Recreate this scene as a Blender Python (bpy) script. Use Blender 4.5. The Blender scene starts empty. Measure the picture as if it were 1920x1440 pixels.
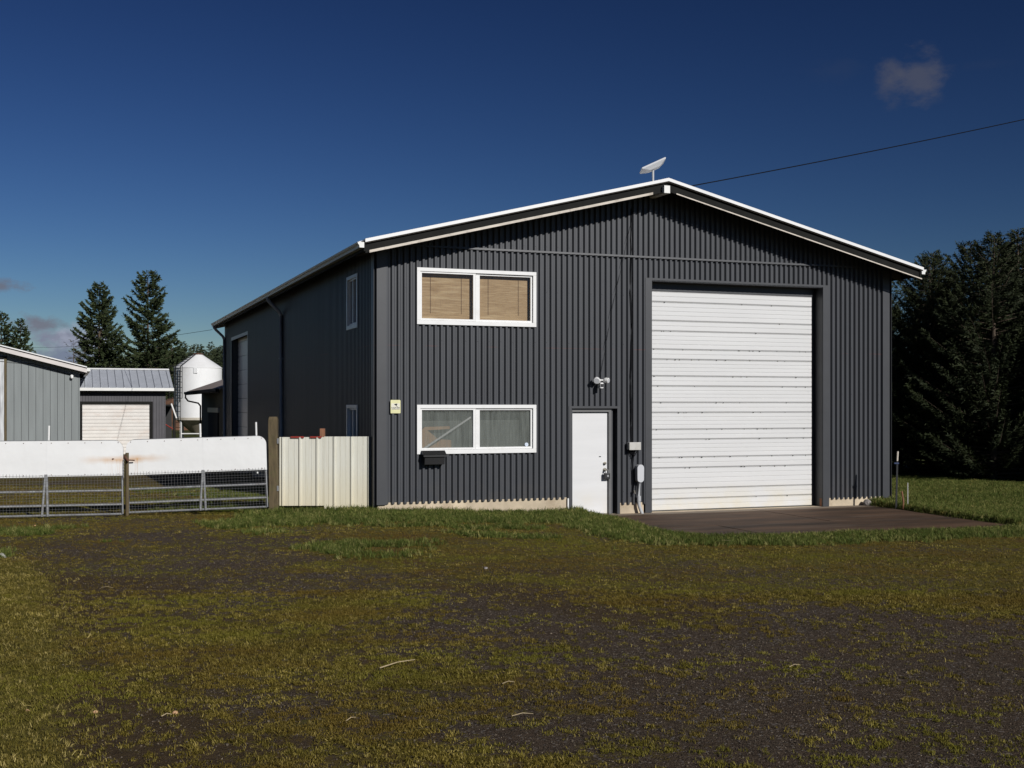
import bpy, math, random
import numpy as np
from mathutils import Vector, Matrix

# ------------------------------------------------------------------ camera, sky, sun, exposure
S = bpy.context.scene
COL = S.collection
CAM_H = 2.05
FPX = 2231.0            # focal length in pixels of a 1920 px wide picture
cam_d = bpy.data.cameras.new('camera')
cam_d.sensor_width = 36.0
cam_d.lens = 36.0 * FPX / 1920.0
cam_d.shift_y = 40.0 / 1920.0
cam_d.clip_start = 0.1
cam_d.clip_end = 9000.0
cam = bpy.data.objects.new('camera', cam_d)
cam.location = (0, 0, CAM_H)
cam.rotation_euler = (math.radians(90), 0, 0)
COL.objects.link(cam)
S.camera = cam

TH = math.radians(20.587)                    # heading of the farm buildings
UU = np.array([math.cos(TH), math.sin(TH)])
VV = np.array([-math.sin(TH), math.cos(TH)])
CORNER = np.array([(705 - 960) / FPX * 20.9, 20.9])

SUN_EL = math.radians(27.6)
_sh = 0.2785 * UU - 0.960 * VV
_sh = _sh / np.linalg.norm(_sh)
SUN_AZ = math.atan2(_sh[0], _sh[1])
sun_d = bpy.data.lights.new('sun', 'SUN')
sun_d.energy = 5.0
sun_d.angle = math.radians(0.5)
sun_d.color = (1.0, 0.975, 0.94)
sun = bpy.data.objects.new('sun', sun_d)
sv = Vector((_sh[0] * math.cos(SUN_EL), _sh[1] * math.cos(SUN_EL), math.sin(SUN_EL)))
sun.rotation_euler = sv.to_track_quat('Z', 'Y').to_euler()
sun.location = (30, -20, 30)
COL.objects.link(sun)

world = bpy.data.worlds.new('World')
S.world = world
world.use_nodes = True


def px_dir(x, y):
    v = Vector(((x - 960) / FPX, 1.0, (760 - y) / FPX))
    return v.normalized()


def build_world():
    nt = world.node_tree
    N, L = nt.nodes, nt.links
    N.clear()
    out = N.new('ShaderNodeOutputWorld')
    bg = N.new('ShaderNodeBackground')
    bg.inputs['Strength'].default_value = 0.05
    sky = N.new('ShaderNodeTexSky')
    sky.sky_type = 'NISHITA'
    sky.sun_disc = False
    sky.sun_elevation = SUN_EL
    sky.sun_rotation = SUN_AZ
    sky.altitude = 300
    sky.air_density = 1.0
    sky.dust_density = 0.0
    sky.ozone_density = 3.0
    tc = N.new('ShaderNodeTexCoord')

    def math_(op, a, b=None, clamp=False):
        n = N.new('ShaderNodeMath'); n.operation = op; n.use_clamp = clamp
        for i, v in enumerate((a, b)):
            if v is None: continue
            if isinstance(v, (int, float)): n.inputs[i].default_value = v
            else: L.new(v, n.inputs[i])
        return n.outputs[0]
    # light of a clear sky is polarised: darkest at right angles to the sun
    dot = N.new('ShaderNodeVectorMath'); dot.operation = 'DOT_PRODUCT'
    L.new(tc.outputs['Generated'], dot.inputs[0]); dot.inputs[1].default_value = sv
    d2 = math_('MULTIPLY', dot.outputs['Value'], dot.outputs['Value'])
    pol = math_('ADD', math_('MULTIPLY', d2, SKY_POL), 1 - SKY_POL)
    tint = N.new('ShaderNodeMix'); tint.data_type = 'RGBA'; tint.blend_type = 'MULTIPLY'
    tint.inputs['Factor'].default_value = 1
    gam = N.new('ShaderNodeGamma'); gam.inputs['Gamma'].default_value = SKY_GAMMA
    L.new(sky.outputs[0], gam.inputs['Color'])
    L.new(gam.outputs[0], tint.inputs['A']); tint.inputs['B'].default_value = (*SKY_TINT, 1)
    pm = N.new('ShaderNodeVectorMath'); pm.operation = 'SCALE'
    L.new(tint.outputs['Result'], pm.inputs[0]); L.new(pol, pm.inputs['Scale'])
    cur = pm.outputs[0]
    # clouds, each at its own place in the sky
    clouds = [  # px x, px y, half width, half height, amount, colour, noise scale
        (5, 536, 42, 15, .8, (3.6, 3.6, 4.5), 60),
        (72, 606, 48, 17, .9, (4.0, 4.1, 5.2), 60),
        (122, 634, 80, 24, 1.0, (5.2, 5.7, 7.6), 70),
        (160, 640, 60, 30, 1.0, (8.5, 9.2, 11.5), 60),
        (130, 668, 125, 28, .9, (4.2, 4.9, 7.2), 45),
        (215, 690, 60, 22, .5, (5.0, 5.8, 8.0), 45),
        (1668, 154, 26, 42, .42, (2.4, 2.4, 2.9), 34),
        (1722, 142, 50, 44, .50, (2.5, 2.5, 3.0), 34),
        (1570, 128, 55, 22, .10, (1.2, 1.5, 2.5), 40),
        (1850, 122, 50, 12, .06, (1.2, 1.5, 2.5), 40),
    ]
    for (x, y, w, h, amt, colr, ns) in clouds:
        c = px_dir(x, y)
        sub = N.new('ShaderNodeVectorMath'); sub.operation = 'SUBTRACT'
        L.new(tc.outputs['Generated'], sub.inputs[0]); sub.inputs[1].default_value = c
        noi = N.new('ShaderNodeTexNoise'); noi.inputs['Scale'].default_value = ns
        noi.inputs['Detail'].default_value = 7; noi.inputs['Roughness'].default_value = .62
        mp = N.new('ShaderNodeMapping'); mp.inputs['Scale'].default_value = (1, 1, 1.8)
        mp.inputs['Location'].default_value = (x * .37, y * .11, 0)
        L.new(tc.outputs['Generated'], mp.inputs['Vector']); L.new(mp.outputs[0], noi.inputs['Vector'])
        sc = N.new('ShaderNodeVectorMath'); sc.operation = 'MULTIPLY'
        L.new(sub.outputs[0], sc.inputs[0])
        sc.inputs[1].default_value = (FPX / w, FPX / w, FPX / h)
        ln = N.new('ShaderNodeVectorMath'); ln.operation = 'LENGTH'
        L.new(sc.outputs[0], ln.inputs[0])
        e = math_('SUBTRACT', 1.0, ln.outputs['Value'])
        e = math_('ADD', e, math_('MULTIPLY', math_('SUBTRACT', noi.outputs['Fac'], .5), 2.6))
        mr = N.new('ShaderNodeMapRange'); mr.interpolation_type = 'SMOOTHSTEP'
        L.new(e, mr.inputs['Value']); mr.inputs['From Min'].default_value = -.15; mr.inputs['From Max'].default_value = .95
        fac = math_('MULTIPLY', mr.outputs[0], amt, True)
        mx = N.new('ShaderNodeMix'); mx.data_type = 'RGBA'
        L.new(fac, mx.inputs['Factor']); L.new(cur, mx.inputs['A'])
        mx.inputs['B'].default_value = (*colr, 1)
        cur = mx.outputs['Result']
    L.new(cur, bg.inputs['Color'])
    L.new(bg.outputs[0], out.inputs['Surface'])


SKY_POL, SKY_GAMMA, SKY_TINT = 0.15, 1.85, (.134, .135, .160)
build_world()
S.view_settings.view_transform = 'Standard'
S.view_settings.look = 'None'
S.view_settings.exposure = -0.3
S.view_settings.gamma = 1.0
S.view_settings.use_curve_mapping = False

RND = random.Random(7)


# ------------------------------------------------------------------ helpers
def tag(o, label=None, cat=None, group=None, kind=None):
    if label: o['label'] = label
    if cat: o['category'] = cat
    if group: o['group'] = group
    if kind: o['kind'] = kind
    return o


def empty(name, loc=(0, 0, 0), rz=0.0):
    o = bpy.data.objects.new(name, None)
    o.empty_display_size = .3
    o.location = loc
    o.rotation_euler = (0, 0, rz)
    COL.objects.link(o)
    return o


def copy_tree(o, parent=None):
    c = o.copy()
    COL.objects.link(c)
    c.parent = parent
    for ch in list(o.children):
        copy_tree(ch, c)
    return c


class MB:
    def __init__(s):
        s.v = []; s.f = []

    def quad(s, a, b, c, d):
        n = len(s.v); s.v += [tuple(a), tuple(b), tuple(c), tuple(d)]; s.f.append((n, n + 1, n + 2, n + 3)); return s

    def tri(s, a, b, c):
        n = len(s.v); s.v += [tuple(a), tuple(b), tuple(c)]; s.f.append((n, n + 1, n + 2)); return s

    def box(s, x0, x1, y0, y1, z0, z1):
        n = len(s.v)
        s.v += [(x0, y0, z0), (x1, y0, z0), (x1, y1, z0), (x0, y1, z0), (x0, y0, z1), (x1, y0, z1), (x1, y1, z1), (x0, y1, z1)]
        for q in ((0, 3, 2, 1), (4, 5, 6, 7), (0, 1, 5, 4), (1, 2, 6, 5), (2, 3, 7, 6), (3, 0, 4, 7)):
            s.f.append(tuple(n + i for i in q))
        return s

    def prism(s, pts, d):
        """closed polygon pts (3d) extruded along vector d"""
        n = len(s.v); k = len(pts)
        s.v += [tuple(p) for p in pts] + [tuple(Vector(p) + Vector(d)) for p in pts]
        s.f.append(tuple(n + i for i in reversed(range(k))))
        s.f.append(tuple(n + k + i for i in range(k)))
        for i in range(k):
            j = (i + 1) % k
            s.f.append((n + i, n + j, n + k + j, n + k + i))
        return s

    def tube(s, pts, r, seg=8, r1=None, flat=False):
        pts = [Vector(p) for p in pts]
        k = len(pts); n = len(s.v)
        up = Vector((0, 0, 1))
        for i, p in enumerate(pts):
            if i == 0: t = pts[1] - pts[0]
            elif i == k - 1: t = pts[-1] - pts[-2]
            else: t = (pts[i + 1] - pts[i]).normalized() + (pts[i] - pts[i - 1]).normalized()
            t.normalize()
            a = t.cross(up)
            if a.length < 1e-3: a = t.cross(Vector((0, 1, 0)))
            a.normalize(); b = t.cross(a)
            rr = r if r1 is None else r + (r1 - r) * i / (k - 1)
            for j in range(seg):
                g = 2 * math.pi * (j + .5) / seg
                s.v.append(tuple(p + a * math.cos(g) * rr + b * math.sin(g) * rr))
        for i in range(k - 1):
            for j in range(seg):
                q = (j + 1) % seg
                s.f.append((n + i * seg + j, n + i * seg + q, n + (i + 1) * seg + q, n + (i + 1) * seg + j))
        s.f.append(tuple(n + j for j in reversed(range(seg))))
        s.f.append(tuple(n + (k - 1) * seg + j for j in range(seg)))
        return s

    def lathe(s, prof, c=(0, 0, 0), seg=24):
        n = len(s.v); k = len(prof)
        for (r, z) in prof:
            for j in range(seg):
                g = 2 * math.pi * j / seg
                s.v.append((c[0] + r * math.cos(g), c[1] + r * math.sin(g), c[2] + z))
        for i in range(k - 1):
            for j in range(seg):
                q = (j + 1) % seg
                s.f.append((n + i * seg + j, n + i * seg + q, n + (i + 1) * seg + q, n + (i + 1) * seg + j))
        s.f.append(tuple(n + j for j in reversed(range(seg))))
        s.f.append(tuple(n + (k - 1) * seg + j for j in range(seg)))
        return s

    def build(s, name, mat, parent=None, smooth=False, bevel=0.0, loc=None):
        me = bpy.data.meshes.new(name)
        me.from_pydata(s.v, [], s.f)
        me.validate(); me.update()
        me.materials.append(mat)
        if smooth:
            me.polygons.foreach_set('use_smooth', [True] * len(me.polygons))
            me.set_sharp_from_angle(angle=math.radians(40))
        o = bpy.data.objects.new(name, me)
        COL.objects.link(o)
        o.parent = parent
        if loc: o.location = loc
        if bevel:
            m = o.modifiers.new('bevel', 'BEVEL'); m.width = bevel; m.segments = 2; m.limit_method = 'ANGLE'
        return o


def np_mesh(name, V, F, mat, parent=None):
    """V (n,3), F (m,4) or (m,3) arrays"""
    me = bpy.data.meshes.new(name)
    V = np.asarray(V, dtype=np.float32); F = np.asarray(F, dtype=np.int32)
    k = F.shape[1]
    me.vertices.add(len(V)); me.vertices.foreach_set('co', V.ravel())
    me.loops.add(F.size); me.loops.foreach_set('vertex_index', F.ravel())
    me.polygons.add(len(F)); me.polygons.foreach_set('loop_start', np.arange(0, F.size, k, dtype=np.int32))
    me.update(calc_edges=True)
    me.materials.append(mat)
    o = bpy.data.objects.new(name, me)
    COL.objects.link(o)
    o.parent = parent
    return o


# ------------------------------------------------------------------ materials
class NT:
    def __init__(s, name):
        s.m = bpy.data.materials.new(name); s.m.use_nodes = True
        s.n = s.m.node_tree.nodes; s.l = s.m.node_tree.links
        s.b = s.n['Principled BSDF']
        s._tc = None

    def obj(s):
        if not s._tc: s._tc = s.n.new('ShaderNodeTexCoord')
        return s._tc.outputs['Object']

    def setp(s, **k):
        for a, v in k.items():
            s.b.inputs[a.replace('_', ' ')].default_value = v

    def mapped(s, sc):
        mp = s.n.new('ShaderNodeMapping'); mp.inputs['Scale'].default_value = sc
        s.l.new(s.obj(), mp.inputs['Vector']); return mp.outputs[0]

    def noise(s, scale, detail=5, rough=.6, vec=None, stretch=None):
        n = s.n.new('ShaderNodeTexNoise'); n.inputs['Scale'].default_value = scale
        n.inputs['Detail'].default_value = detail; n.inputs['Roughness'].default_value = rough
        if stretch: vec = s.mapped(stretch)
        s.l.new(vec if vec is not None else s.obj(), n.inputs['Vector'])
        return n.outputs['Fac']

    def vor(s, scale, feature='F1', vec=None, out='Distance'):
        n = s.n.new('ShaderNodeTexVoronoi'); n.inputs['Scale'].default_value = scale; n.feature = feature
        s.l.new(vec if vec is not None else s.obj(), n.inputs['Vector'])
        return n.outputs[out]

    def ramp(s, fac, a, b, lo=0.0, hi=1.0):
        n = s.n.new('ShaderNodeMapRange'); s.l.new(fac, n.inputs['Value'])
        n.inputs['From Min'].default_value = a; n.inputs['From Max'].default_value = b
        n.inputs['To Min'].default_value = lo; n.inputs['To Max'].default_value = hi
        return n.outputs[0]

    def math(s, op, a, b=None, clamp=False):
        n = s.n.new('ShaderNodeMath'); n.operation = op; n.use_clamp = clamp
        for i, v in enumerate((a, b)):
            if v is None: continue
            if isinstance(v, (int, float)): n.inputs[i].default_value = v
            else: s.l.new(v, n.inputs[i])
        return n.outputs[0]

    def mix(s, fac, a, b, blend='MIX'):
        n = s.n.new('ShaderNodeMix'); n.data_type = 'RGBA'; n.blend_type = blend
        for k, v in (('Factor', fac), ('A', a), ('B', b)):
            if isinstance(v, (int, float)): n.inputs[k].default_value = v
            elif isinstance(v, tuple): n.inputs[k].default_value = (*v, 1)
            else: s.l.new(v, n.inputs[k])
        return n.outputs['Result']

    def color(s, c): s.l.new(c, s.b.inputs['Base Color'])

    def bump(s, h, strength=.3, dist=.01):
        n = s.n.new('ShaderNodeBump'); n.inputs['Strength'].default_value = strength; n.inputs['Distance'].default_value = dist
        s.l.new(h, n.inputs['Height']); s.l.new(n.outputs[0], s.b.inputs['Normal'])

    def sep(s, vec=None):
        n = s.n.new('ShaderNodeSeparateXYZ'); s.l.new(vec if vec is not None else s.obj(), n.inputs[0]); return n.outputs


def simple(name, col, rough=.5, metal=0.0, var=.12, vscale=3.0, stretch=None, bump=0.0, bscale=30, spec=.5, dirt=None, dirt_amt=.3, dscale=1.5):
    t = NT(name)
    t.setp(Roughness=rough, Metallic=metal)
    t.b.inputs['Specular IOR Level'].default_value = spec
    f = t.noise(vscale, stretch=stretch)
    a = tuple(c * (1 - var) for c in col); b = tuple(min(1, c * (1 + var)) for c in col)
    c = t.mix(t.ramp(f, .3, .7), a, b)
    if dirt:
        g = t.ramp(t.noise(dscale, 7, .7), .52, .75)
        c = t.mix(t.math('MULTIPLY', g, dirt_amt), c, dirt)
    t.color(c)
    if bump: t.bump(t.noise(bscale, 6), bump, .01)
    return t.m


M = {}
# dark painted corrugated steel: chalky vertical streaks and dull patches
def make_siding(name, base, rust=True):
    t = NT(name)
    t.setp(Roughness=.42); t.b.inputs['Specular IOR Level'].default_value = .35
    a = t.noise(1.2, 6, .6, stretch=(3, 3, .25))
    c = t.mix(t.ramp(a, .3, .7), tuple(x * .88 for x in base), tuple(x * 1.12 for x in base))
    fine = t.noise(14, 5, .7, stretch=(1, 1, .3))
    c = t.mix(t.math('MULTIPLY', t.ramp(fine, .6, .8), .25), c, tuple(x * 1.5 for x in base))
    if rust:
        z = t.sep()[2]
        line = t.ramp(t.math('ABSOLUTE', t.math('SUBTRACT', z, 3.11)), 0.0, .012, 1, 0)
        line = t.math('MULTIPLY', line, t.ramp(t.noise(1.1, 3), .5, .62), True)
        c = t.mix(t.math('MULTIPLY', line, .55), c, (.16, .05, .04))
        low = t.ramp(z, .2, .9, 1, 0)
        c = t.mix(t.math('MULTIPLY', t.math('MULTIPLY', low, t.ramp(t.noise(3, 6), .45, .7)), .25, True), c, (.12, .10, .075))
    t.color(c)
    t.bump(t.noise(5, 3, .5, stretch=(.6, .6, .25)), .12, .02)
    return t.m


M['siding'] = make_siding('dark_grey_siding_paint', (.051, .054, .061))
M['trim'] = simple('dark_grey_trim_paint', (.043, .045, .050), .45, var=.1, bump=.08, bscale=4)
M['white'] = simple('white_painted_metal', (.80, .80, .79), .4, var=.03, dirt=(.5, .45, .36), dirt_amt=.18)
M['vinyl'] = simple('white_vinyl', (.76, .76, .75), .35, var=.02, dirt=(.45, .43, .36), dirt_amt=.25, dscale=4)
M['roof'] = simple('white_roof_steel', (.78, .78, .77), .35, var=.04, vscale=2)
M['fascia'] = simple('dark_fascia_paint', (.013, .013, .012), .8, var=.2, vscale=6, bump=.2, spec=.15)
M['board'] = simple('weathered_white_board', (.60, .54, .46), .7, var=.15, vscale=5, stretch=(.5, 4, 4), dirt=(.2, .16, .12), dirt_amt=.6, dscale=6)
M['gutter'] = simple('gutter_grey', (.50, .49, .46), .45, var=.08, dirt=(.16, .15, .10), dirt_amt=.5, dscale=3)
M['gutter_white'] = simple('gutter_white', (.75, .75, .72), .45, var=.05)
M['spout'] = simple('downspout_grey_paint', (.42, .43, .46), .4, var=.1)
M['black'] = simple('black_plastic', (.012, .012, .013), .45, var=.2)
M['rubber'] = simple('black_cable_rubber', (.008, .008, .009), .9, var=.1, spec=.05)
M['steel'] = simple('galvanised_steel', (.38, .385, .39), .42, metal=.55, var=.25, vscale=14, dirt=(.2, .1, .05), dirt_amt=.35, dscale=6)
M['meshwire'] = simple('dull_mesh_wire', (.14, .14, .14), .7, var=.2)
M['doortrim'] = simple('dark_door_trim_paint', (.041, .043, .048), .45, var=.1, bump=.08, bscale=4)
M['doorframe'] = simple('grey_door_frame_paint', (.12, .12, .12), .5)
M['rust'] = simple('rusted_steel', (.10, .045, .025), .85, var=.4, vscale=20, bump=.3)
M['brass'] = simple('brushed_nickel', (.45, .42, .36), .3, metal=.9, var=.1)
M['pvc'] = simple('grey_pvc', (.42, .43, .44), .45, var=.06)
M['pvcwhite'] = simple('white_pvc', (.78, .78, .76), .4, var=.05)
M['concrete'] = simple('concrete_foundation', (.52, .43, .31), .9, var=.22, vscale=2.2, bump=.35, bscale=25, dirt=(.2, .12, .06), dirt_amt=.5, dscale=2.5)
M['wood'] = simple('weathered_wood_post', (.105, .078, .040), .85, var=.35, vscale=10, stretch=(3, 3, .35), bump=.6, bscale=18, dirt=(.09, .10, .03), dirt_amt=.7, dscale=4)
M['redwood'] = simple('reddish_wood', (.24, .11, .06), .85, var=.3, vscale=10, stretch=(3, 3, .4), bump=.3)
M['red'] = simple('red_tape', (.26, .03, .02), .5, var=.1)
M['blue'] = simple('blue_band', (.02, .04, .11), .5, var=.1)
M['dishwhite'] = simple('dish_plastic', (.55, .56, .58), .4, var=.03)
M['cardboard'] = simple('cardboard', (.50, .30, .16), .85, var=.12)
M['interior'] = simple('dark_interior', (.03, .03, .03), .9)
M['soffit'] = simple('soffit_board', (.07, .06, .05), .85, var=.3, vscale=4)
M['foliage_dark'] = None


def fence_sheet():
    t = NT('cream_fence_steel')
    t.setp(Roughness=.4)
    z = t.sep()[2]
    base = t.mix(t.ramp(z, .2, 1.0), (.66, .60, .44), (.66, .65, .57))
    streak = t.ramp(t.noise(6, 6, .7, stretch=(4, 4, .25)), .45, .75)
    c = t.mix(t.math('MULTIPLY', streak, .3), base, (.45, .38, .22))
    c = t.mix(t.math('MULTIPLY', t.ramp(t.noise(60, 3), .72, .76), .7), c, (.08, .07, .06))
    t.color(c); t.bump(t.noise(2.5, 3), .15, .02)
    return t.m


M['cream'] = fence_sheet()


def overhead_door(name, base, stain):
    t = NT(name); t.setp(Roughness=.38)
    z = t.sep()[2]
    a = t.noise(1.0, 5, .6, stretch=(.5, 1, 5))
    c = t.mix(t.ramp(a, .3, .7), tuple(x * .93 for x in base), base)
    low = t.ramp(z, 0.0, .55, 1, 0)
    c = t.mix(t.math('MULTIPLY', t.math('MULTIPLY', low, t.ramp(t.noise(2.5, 6), .35, .7)), .6, True), c, stain)
    g = t.ramp(t.noise(9, 7, .75, stretch=(1, 1, 2)), .62, .8)
    c = t.mix(t.math('MULTIPLY', g, .25), c, (.4, .38, .34))
    t.color(c); t.bump(t.noise(2, 3), .08, .02)
    return t.m


M['ohdoor'] = overhead_door('white_overhead_door_paint', (.66, .66, .655), (.66, .58, .38))
M['mandoor'] = overhead_door('white_entry_door_paint', (.70, .70, .70), (.66, .58, .42))
M['pinkdoor'] = overhead_door('stained_pale_door_paint', (.66, .60, .56), (.55, .38, .28))


def stained_pink():
    t = NT('rust_stained_garage_door'); t.setp(Roughness=.5)
    c = t.mix(t.ramp(t.noise(1.3, 5), .3, .7), (.66, .63, .59), (.76, .73, .69))
    s = t.ramp(t.noise(.9, 6, .7, stretch=(1, 1, 2.5)), .5, .72)
    c = t.mix(t.math('MULTIPLY', s, .38), c, (.50, .32, .22))
    t.color(c); return t.m


M['pinkdoor'] = stained_pink()


def gate_sheet(u_latch):
    """white sheet with rust run-off beside the latch"""
    t = NT('white_gate_sheet'); t.setp(Roughness=.38)
    o = t.sep()
    c = t.mix(t.ramp(t.noise(1.5, 5), .3, .7), (.72, .72, .71), (.78, .78, .77))
    dx = t.math('ABSOLUTE', t.math('SUBTRACT', o[0], u_latch))
    near = t.ramp(dx, .05, .75, 1, 0)
    zz = t.math('ABSOLUTE', t.math('SUBTRACT', o[2], 1.13))
    band = t.ramp(t.math('ADD', zz, t.math('MULTIPLY', t.noise(4, 5), .12)), .03, .14, 1, 0)
    run = t.math('MULTIPLY', t.ramp(t.noise(9, 5, .7, stretch=(5, 1, .15)), .54, .7), t.ramp(o[2], .8, 1.13, .5, 1))
    run = t.math('MULTIPLY', run, t.ramp(o[2], 1.12, 1.15, 1, 0))
    run = t.math('MULTIPLY', run, t.ramp(dx, .1, .42, 1, 0))
    f = t.math('ADD', t.math('MULTIPLY', band, 1.0), t.math('MULTIPLY', run, .9))
    f = t.math('MULTIPLY', f, near, True)
    c = t.mix(f, c, (.55, .30, .11))
    sp = t.ramp(t.noise(45, 4, .7), .72, .78)
    c = t.mix(t.math('MULTIPLY', sp, .5), c, (.25, .2, .15))
    t.color(c); t.bump(t.noise(2.2, 3), .35, .03)
    return t.m


def glass_mat(name, tint=.92, dust=0.0, dustcol=(.35, .36, .35)):
    t = NT(name)
    n, l = t.n, t.l
    out = n['Material Output']; n.remove(t.b)
    tr = n.new('ShaderNodeBsdfTransparent'); tr.inputs[0].default_value = (tint, tint, tint, 1)
    gl = n.new('ShaderNodeBsdfGlossy'); gl.inputs['Roughness'].default_value = .03
    lw = n.new('ShaderNodeLayerWeight'); lw.inputs['Blend'].default_value = .5
    frp = t.math('ADD', t.math('MULTIPLY', t.math('POWER', lw.outputs['Facing'], 5.0), .85), .05, True)
    m1 = n.new('ShaderNodeMixShader'); l.new(frp, m1.inputs[0]); l.new(tr.outputs[0], m1.inputs[1]); l.new(gl.outputs[0], m1.inputs[2])
    last = m1.outputs[0]
    if dust:
        df = n.new('ShaderNodeBsdfDiffuse'); df.inputs[0].default_value = (*dustcol, 1)
        a = t.ramp(t.noise(3, 6, .7, stretch=(6, 1, .5)), .25, .75, dust * .45, dust * 1.2)
        z = t.sep()[2]
        b = t.math('MULTIPLY', a, t.ramp(t.math('ADD', z, t.math('MULTIPLY', t.noise(9, 6, .8, stretch=(2, 1, .7)), .22)), 2.02, 2.10, 1, .12), True)
        m2 = n.new('ShaderNodeMixShader'); l.new(b, m2.inputs[0]); l.new(last, m2.inputs[1]); l.new(df.outputs[0], m2.inputs[2])
        last = m2.outputs[0]
    l.new(last, out.inputs['Surface'])
    return t.m


M['glass'] = glass_mat('window_glass', .9)
M['dusty'] = glass_mat('dusty_window_glass', .85, .55, (.22, .24, .22))


def bamboo():
    t = NT('woven_bamboo_blind'); t.setp(Roughness=.8)
    o = t.sep()
    w = t.noise(1.0, 4, .8, stretch=(2.5, 1, 55))
    c = t.mix(t.ramp(w, .3, .7), (.25, .155, .07), (.50, .36, .20))
    w2 = t.noise(1.0, 3, .6, stretch=(1.2, 1, 14))
    c = t.mix(t.math('MULTIPLY', t.ramp(w2, .55, .7), .5), c, (.60, .47, .28))
    w3 = t.noise(1, 3, .6, stretch=(90, 1, 4))
    c = t.mix(t.math('MULTIPLY', t.ramp(w3, .6, .7), .3), c, (.14, .09, .045))
    t.color(c); t.bump(w, .5, .004)
    return t.m


M['bamboo'] = bamboo()


def needles(name, c1, c2, scale=.9):
    t = NT(name); t.setp(Roughness=.75); t.b.inputs['Specular IOR Level'].default_value = .25
    f = t.noise(scale, 4, .6); g = t.noise(scale * 9, 3, .6)
    c = t.mix(t.ramp(f, .3, .7), c1, c2)
    c = t.mix(t.math('MULTIPLY', t.ramp(g, .5, .8), .5), c, tuple(x * 1.6 for x in c2))
    t.color(c); return t.m


M['fir'] = needles('fir_needles', (.022, .034, .014), (.048, .062, .022), .5)
M['spruce'] = needles('spruce_needles', (.012, .019, .008), (.034, .042, .015), .8)
M['farwood'] = needles('far_forest_needles', (.020, .030, .014), (.045, .055, .024), .12)
M['brush'] = needles('brush_twigs', (.06, .045, .025), (.07, .065, .03), .5)
M['bark'] = simple('conifer_bark', (.09, .065, .045), .9, var=.3, vscale=8, bump=.5)


def ground_mat():
    t = NT('yard_ground'); t.setp(Roughness=.95); t.b.inputs['Specular IOR Level'].default_value = .15
    at = t.n.new('ShaderNodeAttribute'); at.attribute_name = 'cover'
    sp = t.n.new('ShaderNodeSeparateColor'); t.l.new(at.outputs['Color'], sp.inputs[0])
    G, Mo, Br = sp.outputs[0], sp.outputs[1], sp.outputs[2]
    St = at.outputs['Alpha']
    # gravel: small crushed stones
    v = t.vor(62, out='Distance'); vc = t.vor(62, out='Color')
    vs = t.n.new('ShaderNodeSeparateColor'); t.l.new(vc, vs.inputs[0])
    grav = t.mix(vs.outputs[0], (.026, .019, .013), (.112, .083, .058))
    grav = t.mix(t.ramp(vs.outputs[1], .93, .95), grav, (.19, .17, .155))
    grav = t.mix(t.math('MULTIPLY', t.ramp(t.noise(1.3, 5), .35, .7), .6), grav, (.066, .042, .026))
    # bare brown soil
    brown = t.mix(t.ramp(t.noise(14, 7, .7), .3, .7), (.042, .027, .013), (.092, .062, .030))
    # moss and short grass beneath the tufts
    fine = t.noise(38, 7, .75)
    moss = t.mix(t.ramp(fine, .3, .7), (.064, .054, .008), (.170, .140, .020))
    moss = t.mix(t.math('MULTIPLY', t.ramp(t.noise(1.4, 6, .65), .45, .6), .7), moss, (.105, .056, .016))
    moss = t.mix(t.math('MULTIPLY', t.ramp(t.noise(2.2, 5, .6), .45, .65), .6), moss, (.085, .085, .016))
    grass = t.mix(t.ramp(fine, .3, .7), (.035, .040, .010), (.085, .098, .022))
    straw = t.mix(t.ramp(fine, .3, .7), (.06, .052, .010), (.18, .15, .03))
    n1 = t.noise(9, 8, .75); n2 = t.noise(30, 6, .75)
    nn = t.math('ADD', t.math('MULTIPLY', n1, .5), t.math('MULTIPLY', n2, .5))
    c = t.mix(t.ramp(t.math('ADD', Br, t.math('MULTIPLY', t.math('SUBTRACT', nn, .5), 1.6)), .35, .6), grav, brown)
    fm = t.math('MULTIPLY', t.ramp(t.math('ADD', Mo, t.math('MULTIPLY', t.math('SUBTRACT', nn, .5), 3.4)), .45, .70), .85)
    c = t.mix(fm, c, moss)
    fs = t.ramp(t.math('ADD', St, t.math('MULTIPLY', t.math('SUBTRACT', nn, .5), 1.6)), .4, .6)
    c = t.mix(fs, c, straw)
    fg = t.ramp(t.math('ADD', G, t.math('MULTIPLY', t.math('SUBTRACT', nn, .5), 1.6)), .4, .6)
    c = t.mix(fg, c, grass)
    t.color(c)
    h = t.math('ADD', t.math('MULTIPLY', t.ramp(v, 0, .5, 1, 0), .6), t.math('MULTIPLY', n2, 1.0))
    h = t.math('ADD', h, t.math('MULTIPLY', fine, .7))
    t.bump(h, 1.0, .018)
    return t.m


M['ground'] = ground_mat()


def slab_mat():
    t = NT('stained_apron_concrete'); t.setp(Roughness=.8); t.b.inputs['Specular IOR Level'].default_value = .2
    a = t.noise(1.0, 6, .65, stretch=(.35, 1.6, 1)); b = t.noise(6, 7, .7)
    c = t.mix(t.ramp(a, .36, .62), (.034, .023, .016), (.112, .066, .040))
    c = t.mix(t.math('MULTIPLY', t.ramp(t.noise(1.2, 6, .7, stretch=(.3, 2.6, 1)), .54, .66), .55), c, (.13, .10, .08))
    c = t.mix(t.math('MULTIPLY', t.ramp(b, .5, .8), .4), c, (.05, .04, .034))
    y = t.sep()[1]
    edge = t.ramp(t.math('ADD', y, t.math('MULTIPLY', b, .12)), -.38, -.22)
    c = t.mix(t.math('MULTIPLY', edge, .75), c, (.27, .22, .17))
    t.color(c); t.bump(t.noise(40, 6, .7), .4, .005)
    return t.m


M['slab'] = slab_mat()


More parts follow.
